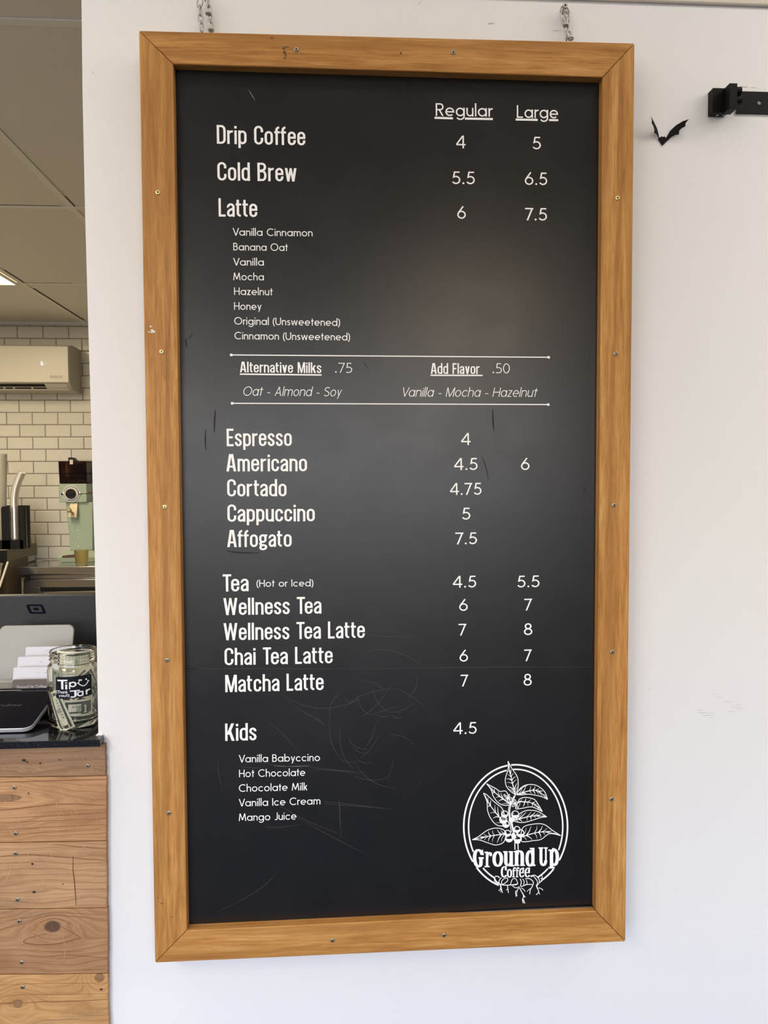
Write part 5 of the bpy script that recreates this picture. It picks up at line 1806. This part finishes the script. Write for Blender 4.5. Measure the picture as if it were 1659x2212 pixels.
c1 = cards(1.408, 56, 1397.5, 0.004, M['card'], 'rearmost and highest stack of white business cards by the tip jar', [(0.035, 0.040, 0.0065), ])
c2 = cards(1.383, 39, 1419, 0.004, M['card'], 'middle stack of white business cards by the tip jar', [(0.037, 0.041, 0.0080), (0.039, 0.0425, 0.0100)])
c3 = cards(1.362, 29.5, 1442, 0.004, M['card'], 'front stack of white business cards just behind the brown card', [(0.039, 0.044, 0.0085), (0.051, 0.060, 0.0092)])
c4 = cards(1.345, 27.5, 1468, 0.003, M['card_dark'], 'brown business card with pale lettering at the front of the card holder', [])
o, tl, b, nrm = c4
flat_text('Ground Up Coffee', 'round', lambda u, v: tl + Vector((1, 0, 0)) * (0.0075 + u) + b * (0.0152 - v) - nrm * 0.0003, 0.050, 0.0050, M['card'], 'card_lettering', o, 'pale lettering on the brown card')
# clear stepped holder under the cards
mb = MB()
hx0, hx1 = c4[1].x - 0.003, c4[1].x + card_w + 0.003
for (oo, tl_, b_, n_), th in ((c1, 0.004), (c2, 0.004), (c3, 0.004), (c4, 0.003)):
    foot = tl_ + b_ * (card_h + 0.0004)
    mb.box(hx0, hx1, foot.y - 0.003, foot.y + 0.010, SLAB_Z + 0.0002, foot.z - 0.0003)
    bk = tl_ + n_ * (th + 0.0006)
    q0 = bk + b_ * 0.018 + Vector((-0.003, 0, 0)); q1 = bk + b_ * (card_h - 0.001) + Vector((-0.003, 0, 0))
    mb.prism([q0, q0 + Vector((card_w + 0.006, 0, 0)), q1 + Vector((card_w + 0.006, 0, 0)), q1], n_ * 0.0015)
tag(mb.build('card_holder', M['clear'], bevel=0), 'clear stepped acrylic holder carrying the business cards', 'card holder')

# ------------------------------------------------------------------ point-of-sale screen seen from behind
D0 = 1.55
ty = D0 + CAM.y
tlc, trc = at(-50, 1288, ty), at(207, 1284.5, ty)
wS = trc.x - tlc.x
mid = (tlc.x + trc.x) / 2
topz = trc.z
lean2 = RAD(20)
hS = 0.168
pos = empty('sales_terminal', (mid, ty + 0.03, SLAB_Z), 'dark grey sales terminal screen on a light grey stand seen from behind', 'sales terminal')


def sp_(u, v, h):                      # u across, v down from the top edge along the back, h off the back towards the customer
    return Vector((mid + u, ty + v * math.sin(lean2) * 0.45 - h * math.cos(lean2), topz - v * math.cos(lean2) - h * math.sin(lean2)))


ol = [(x, -(y - hS / 2)) for x, y in rrect(wS, hS, 0.006, 6)]
MB().prism([sp_(x, y, 0) for x, y in ol], Vector((0, 0.011, 0.002))).build('screen_shell', M['pos_dark'], pos, bevel=0.0015, seg=2)
# mark on the shell: rounded square in a rounded square
mb = MB()
cc = at(75.5, 1316.5, ty - 0.002)
su, sv = cc.x - mid, 0.0292


def logo_pts(w, h, r, hh): return [sp_(su + x + (y * -0.30), sv - y, hh) for x, y in rrect(w, h, r, 5)]


a, b = logo_pts(0.0325, 0.0205, 0.0042, 0.0006), logo_pts(0.0215, 0.0130, 0.0012, 0.0006)
for i in range(len(a)):
    j = (i + 1) % len(a)
    mb.face([a[i], a[j], b[j], b[i]])
mb.face(logo_pts(0.0098, 0.0056, 0.0005, 0.0006))
mb.build('square_mark', M['pos_logo'], pos, fix=False, label='navy rounded square mark on the grey shell')
# light stand
Dt, Db = 1.492, 1.470
a0, a1 = at(-1, 1355, Dt + CAM.y), at(160, 1347, Dt + CAM.y)
b0, b1 = at(-7, 1500, Db + CAM.y), at(150, 1500, Db + CAM.y)
zt = (a0.z + a1.z) / 2
q = [Vector((b0.x, Db + CAM.y, SLAB_Z + 0.0002)), Vector((b1.x, Db + CAM.y, SLAB_Z + 0.0002))]
r_ = 0.0115
n = 8
for k in range(n + 1):
    t = RAD(90 * k / n)
    q.append(Vector((a1.x - r_ + r_ * math.cos(t), Dt + CAM.y, zt - r_ + r_ * math.sin(t))))
for k in range(n + 1):
    t = RAD(90 + 90 * k / n)
    q.append(Vector((a0.x + r_ + r_ * math.cos(t), Dt + CAM.y, zt - r_ + r_ * math.sin(t))))
for p in q:                            # keep the face flat from foot to top
    f = (p.z - SLAB_Z) / (zt - SLAB_Z)
    p.y = CAM.y + Db + (Dt - Db) * f
MB().prism(q, (0, 0.006, 0)).build('stand', M['pos_light'], pos, bevel=0.0016, seg=3, label='light grey stand leaning under the screen')
fz = at(10, 1471, Db - 0.012 + CAM.y).z
MB().box(b0.x + 0.002, b1.x - 0.002, Db - 0.012 + CAM.y, Db + CAM.y + 0.06, SLAB_Z + 0.0002, fz).build('stand_foot', M['pos_light'], pos, bevel=0.003, seg=3)
p0 = sp_(0, 0.13, 0)
MB().box(mid - 0.02, mid + 0.02, CAM.y + Dt - 0.002, p0.y + 0.012, SLAB_Z + 0.03, SLAB_Z + 0.09).build('hinge', M['pos_dark'], pos)

# ------------------------------------------------------------------ kitchen: split air conditioner
ay0 = 3.55
fl, fr_, ft, fb = -2.75, at(148, 780, ay0).x, at(60, 746, ay0).z, at(60, 827, ay0).z
ac = empty('air_conditioner', ((fl + fr_) / 2, BACK_Y, at(60, 850, BACK_Y).z), 'cream wall air conditioner high on the tiled kitchen wall', 'air conditioner')
bz = at(100, 851, BACK_Y - 0.01).z
xs1 = fr_ + 0.004
prof = [(BACK_Y - 0.001, ft + 0.012), (ay0 + 0.07, ft + 0.012), (ay0 + 0.012, ft + 0.004), (ay0 + 0.004, ft - 0.01), (ay0 + 0.001, fb + 0.01), (ay0 + 0.012, fb - 0.004), (ay0 + 0.075, bz + 0.004), (ay0 + 0.13, bz), (BACK_Y - 0.001, bz)]
MB().prism([(xs1, y, z) for y, z in prof], (fl - xs1, 0, 0)).build('housing', M['grey_plastic'], ac, bevel=0.006, seg=3)
pp = [(ay0 + 0.004, ft), (ay0 - 0.004, ft - 0.006), (ay0 - 0.008, (ft + fb) / 2), (ay0 - 0.005, fb + 0.004), (ay0 + 0.004, fb)]
MB().prism([(fr_, y, z) for y, z in pp], (fl - fr_, 0, 0)).build('front_panel', M['white_plastic'], ac, bevel=0.003, seg=3, angle=30)
# outlet under the panel: dark opening and swing louvre


def ap(px, py, y): return at(px, py, y)


def slope_y(z): return ay0 + 0.012 + (fb - 0.004 - z) / max(1e-4, (fb - 0.004 - bz - 0.004)) * 0.063 - 0.002


def slab_px(x0, x1, z0, z1, off, mat, name, parent, th=0.004):
    q = [Vector((x0, slope_y(z0) - off, z0)), Vector((x1, slope_y(z0) - off, z0)), Vector((x1, slope_y(z1) - off, z1)), Vector((x0, slope_y(z1) - off, z1))]
    return MB().prism(q, (0, -th, 0)).build(name, mat, parent)


zo0, zo1 = fb - 0.005, bz + 0.008
slab_px(fl + 0.03, at(94, 835, ay0).x, zo1, zo0, 0.0, M['black'], 'outlet', ac, 0.001)
slab_px(at(95, 835, ay0).x, fr_ - 0.018, zo1, zo0, 0.0, M['white_plastic'], 'outlet_side', ac, 0.002)
h = zo0 - zo1
lv = slab_px(fl + 0.03, fr_ - 0.022, zo1 + h * 0.42, zo1 + h * 0.52, 0.003, M['white_plastic'], 'louvre', ac, 0.006)
slab_px(fl + 0.02, fr_ - 0.012, zo1 - 0.002, zo1 + h * 0.16, 0.003, M['white_plastic'], 'louvre', ac, 0.008)
for px in (3, 24, 64):
    x = at(px, 840, ay0).x
    slab_px(x - 0.006, x + 0.004, zo1 + h * 0.1, zo1 + h * 0.48, 0.002, M['white_plastic'], 'louvre_rib', ac, 0.006)
dg = MB()
def seg7(x, z, w, h, segs, y):
    t = w * 0.2
    R = {'a': (0, h - t, w, h), 'd': (0, 0, w, t), 'g': (0, h / 2 - t / 2, w, h / 2 + t / 2), 'f': (0, h / 2, t, h), 'e': (0, 0, t, h / 2), 'b': (w - t, h / 2, w, h), 'c': (w - t, 0, w, h / 2)}
    for s in segs:
        x0, z0, x1, z1 = R[s]
        dg.face([(x + x0, y, z + z0), (x + x1, y, z + z0), (x + x1, y, z + z1), (x + x0, y, z + z1)])
yf = ay0 - 0.0088
p = at(88.5, 788.5, yf); seg7(p.x, p.z, 0.0125, 0.021, 'acdefg', yf)
p = at(97, 787.5, yf); seg7(p.x, p.z, 0.004, 0.018, 'bc', yf)
dg.build('display_digits', M['led'], ac, fix=False, label='faint lit digits on the panel')
mk = MB()
for i, px in enumerate(range(108, 136, 4)):
    p = at(px, 817, ay0 - 0.0075)
    mk.face([p + Vector((0, 0, 0)), p + Vector((0.006, 0, 0)), p + Vector((0.0065, 0, 0.017)), p + Vector((0.001, 0, 0.017))])
M['faint_grey'] = plain('faint_grey_print', (0.52, 0.49, 0.43), 0.5)
mk.build('printed_mark', M['faint_grey'], ac, fix=False)
sk = MB()
xs = xs1 + 0.0006
for (y0, y1, z0, z1) in ((3.66, 3.70, ft - 0.11, ft - 0.01), (3.66, 3.70, ft - 0.135, ft - 0.118)):
    sk.face([(xs, y0, z0), (xs, y1, z0), (xs, y1, z1), (xs, y0, z1)])
sk.face([(xs, 3.62, fb + 0.035), (xs, 3.632, fb + 0.035), (xs, 3.632, fb + 0.047), (xs, 3.62, fb + 0.047)])
sk.build('side_sticker', M['faint_grey'], ac, fix=False)

# ------------------------------------------------------------------ kitchen ceiling light
lamp = empty('ceiling_light', (-1.86, 2.24, CEIL_Z - 0.012), 'bright rectangular ceiling light in the kitchen ceiling grid', 'ceiling light')
mb = MB().box(-2.14, -1.572, 1.71, 2.785, CEIL_Z - 0.012, CEIL_Z - 0.006)
mb.build('diffuser', M['lamp'], lamp)
mb = MB()
for x0, x1, y0, y1 in ((-2.15, -2.14, 1.70, 2.795), (-1.572, -1.560, 1.70, 2.795), (-2.14, -1.572, 1.70, 1.71), (-2.14, -1.572, 2.785, 2.795)):
    mb.box(x0, x1, y0, y1, CEIL_Z - 0.013, CEIL_Z - 0.006)
mb.build('frame', M['tbar'], lamp)

# ------------------------------------------------------------------ steel work table with fridge under it
ZT = CAM.z - 0.505
ed = atz(120, 1224, ZT)
y0 = ed.y
xl = at(40, 1235, y0).x
wt = empty('steel_work_table', ((xl - 0.9) / 2, y0 + 0.3, 0), 'stainless steel refrigerated work table against the kitchen tiles', 'work table')
ez = at(120, 1241, y0).z
MB().box(xl, -0.75, y0, BACK_Y - 0.004, ez, ZT).build('table_top', M['stainless'], wt, bevel=0.004, seg=3)
xf = at(46.5, 1265, y0 + 0.03).x
MB().box(xf, -0.76, y0 + 0.05, BACK_Y - 0.01, 0.08, ez - 0.012).build('fridge_body', M['stainless'], wt)
MB().box(xf, xf + 0.02, y0 + 0.03, y0 + 0.06, 0.08, ez - 0.02).build('side_panel', M['beige_side'], wt)
zd = at(120, 1251, y0 + 0.02).z
MB().box(xf + 0.024, -0.77, y0 + 0.012, y0 + 0.052, zd + 0.004, ez - 0.002).build('upper_rail', M['stainless'], wt, bevel=0.003)
zh0, zh1 = at(150, 1268, y0 + 0.01).z, at(150, 1276, y0 + 0.01).z
door = MB()
xd = xf + 0.022
door.box(xd, -0.77, y0 + 0.005, y0 + 0.045, zh0, zd - 0.001)
door.box(xd, at(86, 1270, y0).x, y0 + 0.005, y0 + 0.045, 0.12, zh0)
door.box(xd, -0.77, y0 + 0.03, y0 + 0.045, 0.12, zh0)
dr = door.build('fridge_door', M['stainless'], wt, bevel=0.002)
MB().box(at(86.5, 1270, y0).x, -0.77, y0 + 0.003, y0 + 0.029, zh1, zh0 - 0.001).build('door_gasket', M['black'], dr, bevel=0.003)
MB().box(at(94, 1275, y0).x, -0.77, y0 - 0.006, y0 + 0.02, zh1 - 0.035, zh1 - 0.001).build('handle_lip', M['stainless'], dr, bevel=0.003)
c = at(60, 1246, y0 + 0.01)
MB().cyl((c.x, y0 + 0.012, zd - 0.002), (c.x, y0 + 0.012, ez - 0.001), 0.012, 14).build('hinge', M['black'], wt, smooth=True)
MB().box(c.x - 0.02, c.x + 0.018, y0 + 0.0, y0 + 0.02, zd - 0.004, zd + 0.003).build('hinge_plate', M['black'], wt)
for x in (xf + 0.06, -0.85):
    for y in (y0 + 0.1, BACK_Y - 0.1):
        MB().cyl((x, y, 0.0), (x, y, 0.085), 0.02, 12).build('leg', M['black'], wt, smooth=True)

# ------------------------------------------------------------------ mint coffee grinder
gy = 4.79 + CAM.y


def g(px, py, y=None): return at(px, py, gy if y is None else y)


gr = empty('coffee_grinder', (g(158, 1190).x, gy + 0.07, ZT), 'mint green coffee grinder with a brown hopper on the steel table', 'coffee grinder')
hl, hr = g(127.5, 1065).x, g(187, 1065).x
zt_, zm, zb2 = g(150, 1045).z, g(150, 1067).z, g(150, 1085).z
gd = 0.155
MB().box(hl, hr, gy, gy + gd, zm + 0.001, zt_).build('upper_housing', M['mint'], gr, bevel=0.003, seg=3)
MB().box(hl, hr, gy - 0.001, gy + gd, zb2, zm - 0.001).build('lower_housing', M['mint'], gr, bevel=0.003, seg=3)
# column, narrowing downwards
t0, t1 = g(139.5, 1086), g(199, 1086)
b0, b1 = g(148, 1190), g(197.5, 1190)
cw0, cw1 = (t0.x, t1.x - 0.004), (b0.x, b1.x - 0.002)
zc0, zc1 = zb2, b0.z
A_ = [Vector((cw0[0], gy + 0.02, zc0)), Vector((cw0[1], gy + 0.02, zc0)), Vector((cw0[1], gy + 0.14, zc0)), Vector((cw0[0], gy + 0.14, zc0))]
B_ = [Vector((cw1[0], gy + 0.03, zc1)), Vector((cw1[1], gy + 0.03, zc1)), Vector((cw1[1], gy + 0.13, zc1)), Vector((cw1[0], gy + 0.13, zc1))]
MB().frustum(A_, B_).build('column', M['mint'], gr, bevel=0.004, seg=3)
for py in (1136, 1145.5, 1160, 1181):
    p = at(168.5, py, gy + 0.024)
    MB().sphere((p.x, gy + 0.0195 + (zc0 - p.z) / (zc0 - zc1) * 0.01, p.z), 0.0042, 12, 8, 1, 0.5, 1).build('column_screw', M['chrome'], gr, smooth=True)
p = at(168, 1122, gy + 0.022)
MB().sphere((p.x, gy + 0.0218, p.z), 0.0028, 10, 6, 1, 0.4, 1).build('column_screw', M['slot'], gr, smooth=True)
# base: flared plate with a ridge
bx0, bx1 = at(120, 1205, gy - 0.02).x, g(214, 1205).x
zr = at(120, 1205, gy - 0.02).z
up = [Vector((cw1[0] - 0.006, gy + 0.01, zc1)), Vector((cw1[1] + 0.01, gy + 0.01, zc1)), Vector((cw1[1] + 0.01, gy + 0.13, zc1)), Vector((cw1[0] - 0.006, gy + 0.13, zc1))]
mdl = [Vector((bx0, gy - 0.02, zr)), Vector((bx1, gy - 0.02, zr)), Vector((bx1, gy + 0.155, zr)), Vector((bx0, gy + 0.155, zr))]
lo = [Vector((bx0 + 0.03, gy - 0.005, ZT + 0.0005)), Vector((bx1 - 0.03, gy - 0.005, ZT + 0.0005)), Vector((bx1 - 0.03, gy + 0.145, ZT + 0.0005)), Vector((bx0 + 0.03, gy + 0.145, ZT + 0.0005))]
MB().frustum(mdl, up).build('base', M['mint'], gr, bevel=0.002)
MB().frustum(lo, mdl).build('base', M['mint'], gr, bevel=0.002)
tx0, tx1 = at(133, 1205, gy - 0.021).x, at(158, 1205, gy - 0.021).x
mb = MB(); q = [Vector((tx0, gy - 0.0215, zr + 0.001)), Vector((tx1 + 0.03, gy - 0.0215, zr + 0.001)), Vector((tx1 + 0.03, gy - 0.008, zr + 0.022)), Vector((tx0 + 0.004, gy - 0.012, zr + 0.012))]
M['dark_red'] = plain('dark_red_recess', (0.055, 0.016, 0.012), 0.5)
mb.prism(q, (0, 0.004, -0.001)); mb.build('base_recess', M['dark_red'], gr)
# hopper
h0, h1 = g(126, 1020).x, g(186, 1020).x
zh = g(150, 998).z
hop = [Vector((h0, gy + 0.004, zh)), Vector((h1, gy + 0.004, zh)), Vector((h1, gy + 0.15, zh)), Vector((h0, gy + 0.15, zh))]
hob = [Vector((h0 + 0.003, gy + 0.006, zt_ + 0.0005)), Vector((h1 + 0.002, gy + 0.006, zt_ + 0.0005)), Vector((h1 + 0.002, gy + 0.145, zt_ + 0.0005)), Vector((h0 + 0.003, gy + 0.145, zt_ + 0.0005))]
MB().frustum(hob, hop).build('hopper', M['hopper'], gr, bevel=0.003)
sh = lambda L, k: [Vector((p.x + (0.005 if i in (0, 3) else -0.005), p.y + (0.005 if i < 2 else -0.005), p.z + k)) for i, p in enumerate(L)]
mb = MB()
lv0 = sh(hob, 0.004)
lv1 = [Vector((p.x, p.y, zt_ + (0.042 if i in (0, 3) else 0.020))) for i, p in enumerate(lv0)]
mb.frustum(lv0, lv1)
mb.build('coffee_beans', M['beans'], gr)
lid = [Vector((h0 - 0.002, gy + 0.002, zh)), Vector((h1 + 0.002, gy + 0.002, zh)), Vector((h1 + 0.002, gy + 0.152, zh)), Vector((h0 - 0.002, gy + 0.152, zh))]
MB().prism(lid, (0, 0, 0.005)).build('hopper_lid', M['hopper'], gr, bevel=0.001)
a, b, c = g(150, 998, gy + 0.02), g(157, 988), g(165, 998)
MB().prism([Vector((a.x, gy + 0.0, zh + 0.004)), Vector((a.x, gy + 0.0, b.z)), Vector((b.x, gy + 0.0, b.z - 0.001)), Vector((c.x, gy + 0.0, zh + 0.005))], (0, 0.05, 0)).build('lid_handle', M['black'], gr)
q0, q1 = g(150.5, 993, gy - 0.003), g(157.5, 1003, gy - 0.003)
MB().box(q0.x, q1.x, gy - 0.003, gy - 0.0005, q1.z, q0.z).build('lid_tag', M['white_plastic'], gr)
# dial
dc = g(154, 1066.5, gy - 0.006)
dc.y = gy - 0.001


def disc(r0, r1, d0, d1, mat, name, n=36):
    mb = MB().tube([dc + Vector((0, -d0, 0)), dc + Vector((0, -d1, 0))], [r0, r1], n)
    return mb.build(name, mat, gr, smooth=True, angle=30)


disc(0.0505, 0.050, 0, 0.006, M['chrome'], 'dial_plate')
for s in (-1, 1):
    c = dc + Vector((s * 0.050, -0.003, 0.0))
    MB().sphere(c, 0.011, 14, 8, 1.2, 0.4, 0.9).build('dial_ear', M['chrome'], gr, smooth=True)
    MB().sphere(c + Vector((s * 0.003, -0.004, 0)), 0.0042, 10, 6, 1, 0.4, 1).build('dial_screw', M['black'], gr, smooth=True)
disc(0.0455, 0.0455, 0.006, 0.0075, M['black'], 'dial_ring')
disc(0.0425, 0.042, 0.0075, 0.010, M['white_plastic'], 'dial_scale')
disc(0.030, 0.028, 0.010, 0.026, M['black'], 'dial_knob')
MB().obox(dc + Vector((0, -0.028, 0)), (0.026, 0, 0), (0, 0.003, 0), (0, 0, 0.006)).build('dial_grip', M['black'], gr, bevel=0.002)
mb = MB(); r0 = g(188, 1061).z
mb.face([(hr + 0.0006, gy + 0.02, r0 - 0.012), (hr + 0.0006, gy + 0.11, r0 - 0.012), (hr + 0.0006, gy + 0.11, r0 - 0.004), (hr + 0.0006, gy + 0.02, r0 - 0.004)])
mb.build('red_sticker', M['red_mark'], gr, fix=False)
# spout with knob
s0, s1, s2, s3 = at(150, 1086, gy), at(167, 1086, gy), at(165, 1118, gy - 0.02), at(146.5, 1118, gy - 0.02)
MB().prism([Vector((s0.x, gy + 0.012, zb2)), Vector((s1.x, gy + 0.012, zb2)), Vector((s2.x, gy - 0.018, s2.z)), Vector((s3.x, gy - 0.018, s3.z))], (0, 0.035, 0)).build('spout', M['spout'], gr, bevel=0.002)
k0, k1 = at(157, 1109, gy - 0.01), at(149.5, 1102.5, gy - 0.05)
MB().cyl(k0, k1, 0.0075, 14, 0.005).build('knob_stem', M['spout'], gr, smooth=True)
MB().sphere(k1, 0.0145, 18, 12).build('knob', M['spout'], gr, smooth=True)

# amber cup in front of the grinder
ac_ = atz(173, 1222, ZT)
cr0, cr1 = 0.034, 0.0405
ch = at(173, 1188, ac_.y + 0.03).z - ZT
mb = MB().lathe((ac_.x, ac_.y + 0.03, ZT + 0.0005), [(0.002, 0), (cr0 - 0.004, 0), (cr0, 0.005), (cr1, ch), (cr1 - 0.0018, ch), (cr0 - 0.0022, 0.012), (0.002, 0.012)], 40, cap=True)
tag(mb.build('amber_cup', M['amber'], smooth=True, angle=40), 'amber plastic cup standing under the mint grinder on the steel table', 'cup')

# ------------------------------------------------------------------ side counter with cup holder
near_y = 4.49 + CAM.y
sx = at(80, 1173, BACK_Y).x
ztop = at(80, 1173, BACK_Y).z
zbot = at(78, 1197, BACK_Y).z
sc_ = empty('side_counter', (sx - 0.4, near_y + 0.2, 0), 'beige side counter in the left corner of the tiled kitchen wall', 'counter')
MB().box(-3.2, sx, near_y, BACK_Y - 0.004, zbot, ztop).build('counter_top', M['beige_side'], sc_, bevel=0.002)
MB().box(-3.2, sx - 0.012, near_y + 0.03, BACK_Y - 0.006, 0.0, zbot - 0.0005).build('cabinet_side', M['beige_side'], sc_)
p0, p1 = atx(60, 1203, sx - 0.0115), atx(78, 1197, sx - 0.0115)
MB().box(sx - 0.0115, sx - 0.006, p0.y, min(p1.y, BACK_Y - 0.02), p0.z - 0.03, p0.z + 0.028).build('outlet_plate', M['white_plastic'], sc_, bevel=0.001)
MB().box(-3.2, at(15, 1200, near_y - 0.002).x, near_y - 0.012, near_y - 0.001, at(8, 1214, near_y).z, at(8, 1189, near_y).z).build('black_fascia', M['black'], sc_)

# dark panel with a pale edge leaning before the side counter
a, b = at(16, 1215, near_y - 0.05), at(-2, 1268, near_y - 0.20)
mb = MB()
q = [Vector((-3.0, a.y, a.z)), Vector((a.x, a.y, a.z)), Vector((b.x, b.y, b.z)), Vector((-3.0, b.y, b.z))]
lp = empty('espresso_machine', (-2.4, near_y - 0.25, 0.75), 'dark machine casing with a pale slanted edge low at the left of the kitchen', 'coffee machine')
mb.prism(q, (0, 0.03, 0)); mb.build('casing', M['black'], lp)
MB().tube([a + Vector((0.003, -0.002, 0.002)), b + Vector((0.003, -0.002, 0))], 0.006, 8).build('pale_edge', M['white_plastic'], lp, smooth=True)
MB().box(-3.0, b.x - 0.02, near_y - 0.35, near_y - 0.16, 0.0, b.z - 0.001).build('casing_base', M['black'], lp)
c0, c1 = at(7, 1218, near_y - 0.06), at(1, 1250, near_y - 0.15)
MB().tube([c0 + Vector((-0.01, -0.004, 0)), c1 + Vector((-0.01, -0.006, 0))], 0.010, 8).build('silver_bar', M['chrome'], lp, smooth=True)

# cup and lid holder
hy = 4.53 + CAM.y
hx1 = at(49.5, 1150, hy).x
hz0, hz1 = ztop + 0.0005, at(30, 1093, hy).z
ho = empty('cup_holder', (hx1 - 0.2, hy + 0.06, hz0), 'black cup and lid holder with tall channels on the side counter', 'cup holder')


def chan(px0, px1, py, r):             # upright divider with a rounded top
    x0, x1 = at(px0, py, hy).x, at(px1, py, hy).x
    z1 = at(px0, py, hy).z
    q = [Vector((x0, hy, hz0)), Vector((x1, hy, hz0))]
    w = x1 - x0
    rr = min(r, w / 2 - 0.0002)
    for k in range(7):
        t = RAD(90 * k / 6); q.append(Vector((x1 - rr + rr * math.cos(t), hy, z1 - rr + rr * math.sin(t))))
    for k in range(7):
        t = RAD(90 + 90 * k / 6); q.append(Vector((x0 + rr + rr * math.cos(t), hy, z1 - rr + rr * math.sin(t))))
    return MB().prism(q, (0, 0.012, 0))


chan(2, 20, 1094, 0.012).build('divider', M['black'], ho)
chan(41, 49.5, 1094, 0.010).build('divider', M['black'], ho)
MB().box(-2.6, hx1, hy, hy + 0.012, hz0, at(30, 1167, hy).z).build('front_sill', M['black'], ho)
MB().box(-2.6, hx1, hy + 0.10, hy + 0.112, hz0, hz1).build('back_plate', M['black'], ho)
MB().box(-2.6, hx1, hy + 0.012, hy + 0.10, hz0, hz0 + 0.008).build('bottom_plate', M['black'], ho)
MB().box(hx1 - 0.004, hx1, hy + 0.012, hy + 0.10, hz0 + 0.008, hz1).build('side_plate', M['black'], ho)
sx0 = hx1 + 0.001
MB().box(sx0, at(62.5, 1130, hy + 0.05).x, hy + 0.05, hy + 0.056, hz0, at(55, 1093, hy + 0.05).z).build('smoked_wing', M['smoke'], ho)

M['lid_clear'] = NT('shiny_clear_lid').set(Base_Color=(0.88, 0.86, 0.80), Metallic=0.75, Roughness=0.14).m


def stack(n, path, r0, r1, mat, name, cat, label, group, thick):
    base = None
    for k in range(n):
        t = k / (n - 1)
        p, r = path(t), r0 + (r1 - r0) * t
        d = (path(min(1, t + 0.02)) - path(max(0, t - 0.02))).normalized()
        e = d.orthogonal().normalized(); f = d.cross(e)
        if base is None:
            mb = MB()
            prof = [(0.60, 0.0), (0.965, 0.04), (0.985, 0.5), (1.0, 0.85), (0.985, 0.97), (0.60, 1.0)]
            mb.lathe((0, 0, 0), [(a, z) for a, z in prof], 24, cap=True)
            base = mb.build(name, mat, smooth=True, angle=50)
            o = base
        else:
            o = base.copy(); COL.objects.link(o)
        o.location = p
        o.rotation_euler = d.to_track_quat('Z', 'Y').to_euler()
        o.scale = (r, r, thick)
        tag(o, label, cat, group)


l0, l1, l2 = at(33, 1166, hy + 0.05), at(31, 1090, hy + 0.05), at(46, 1024, hy + 0.04)
lidpath = lambda t: l0.lerp(l1, t * 2) if t < 0.5 else Vector(((1 - (2 * t - 1))**2 * l1.x + 2 * (2 * t - 1) * (1 - (2 * t - 1)) * (l1.x - 0.001) + (2 * t - 1)**2 * l2.x, l1.y + (l2.y - l1.y) * (2 * t - 1), l1.z + (l2.z - l1.z) * (2 * t - 1)))
stack(64, lidpath, 0.0235, 0.0225, M['lid_clear'], 'clear_dome', 'drink cover', 'shiny clear cup lid nested in the curved stack in the black holder', 'clear lids in the cup holder', 0.013)
k0, k1 = at(-1, 1166, hy + 0.05), at(3, 985, hy + 0.05)
stack(60, lambda t: k0.lerp(k1, t), 0.034, 0.031, M['clearcup'], 'plastic_cup', 'cup', 'cloudy plastic cup nested in the tall stack at the left edge', 'stacked cups in the cup holder', 0.014)
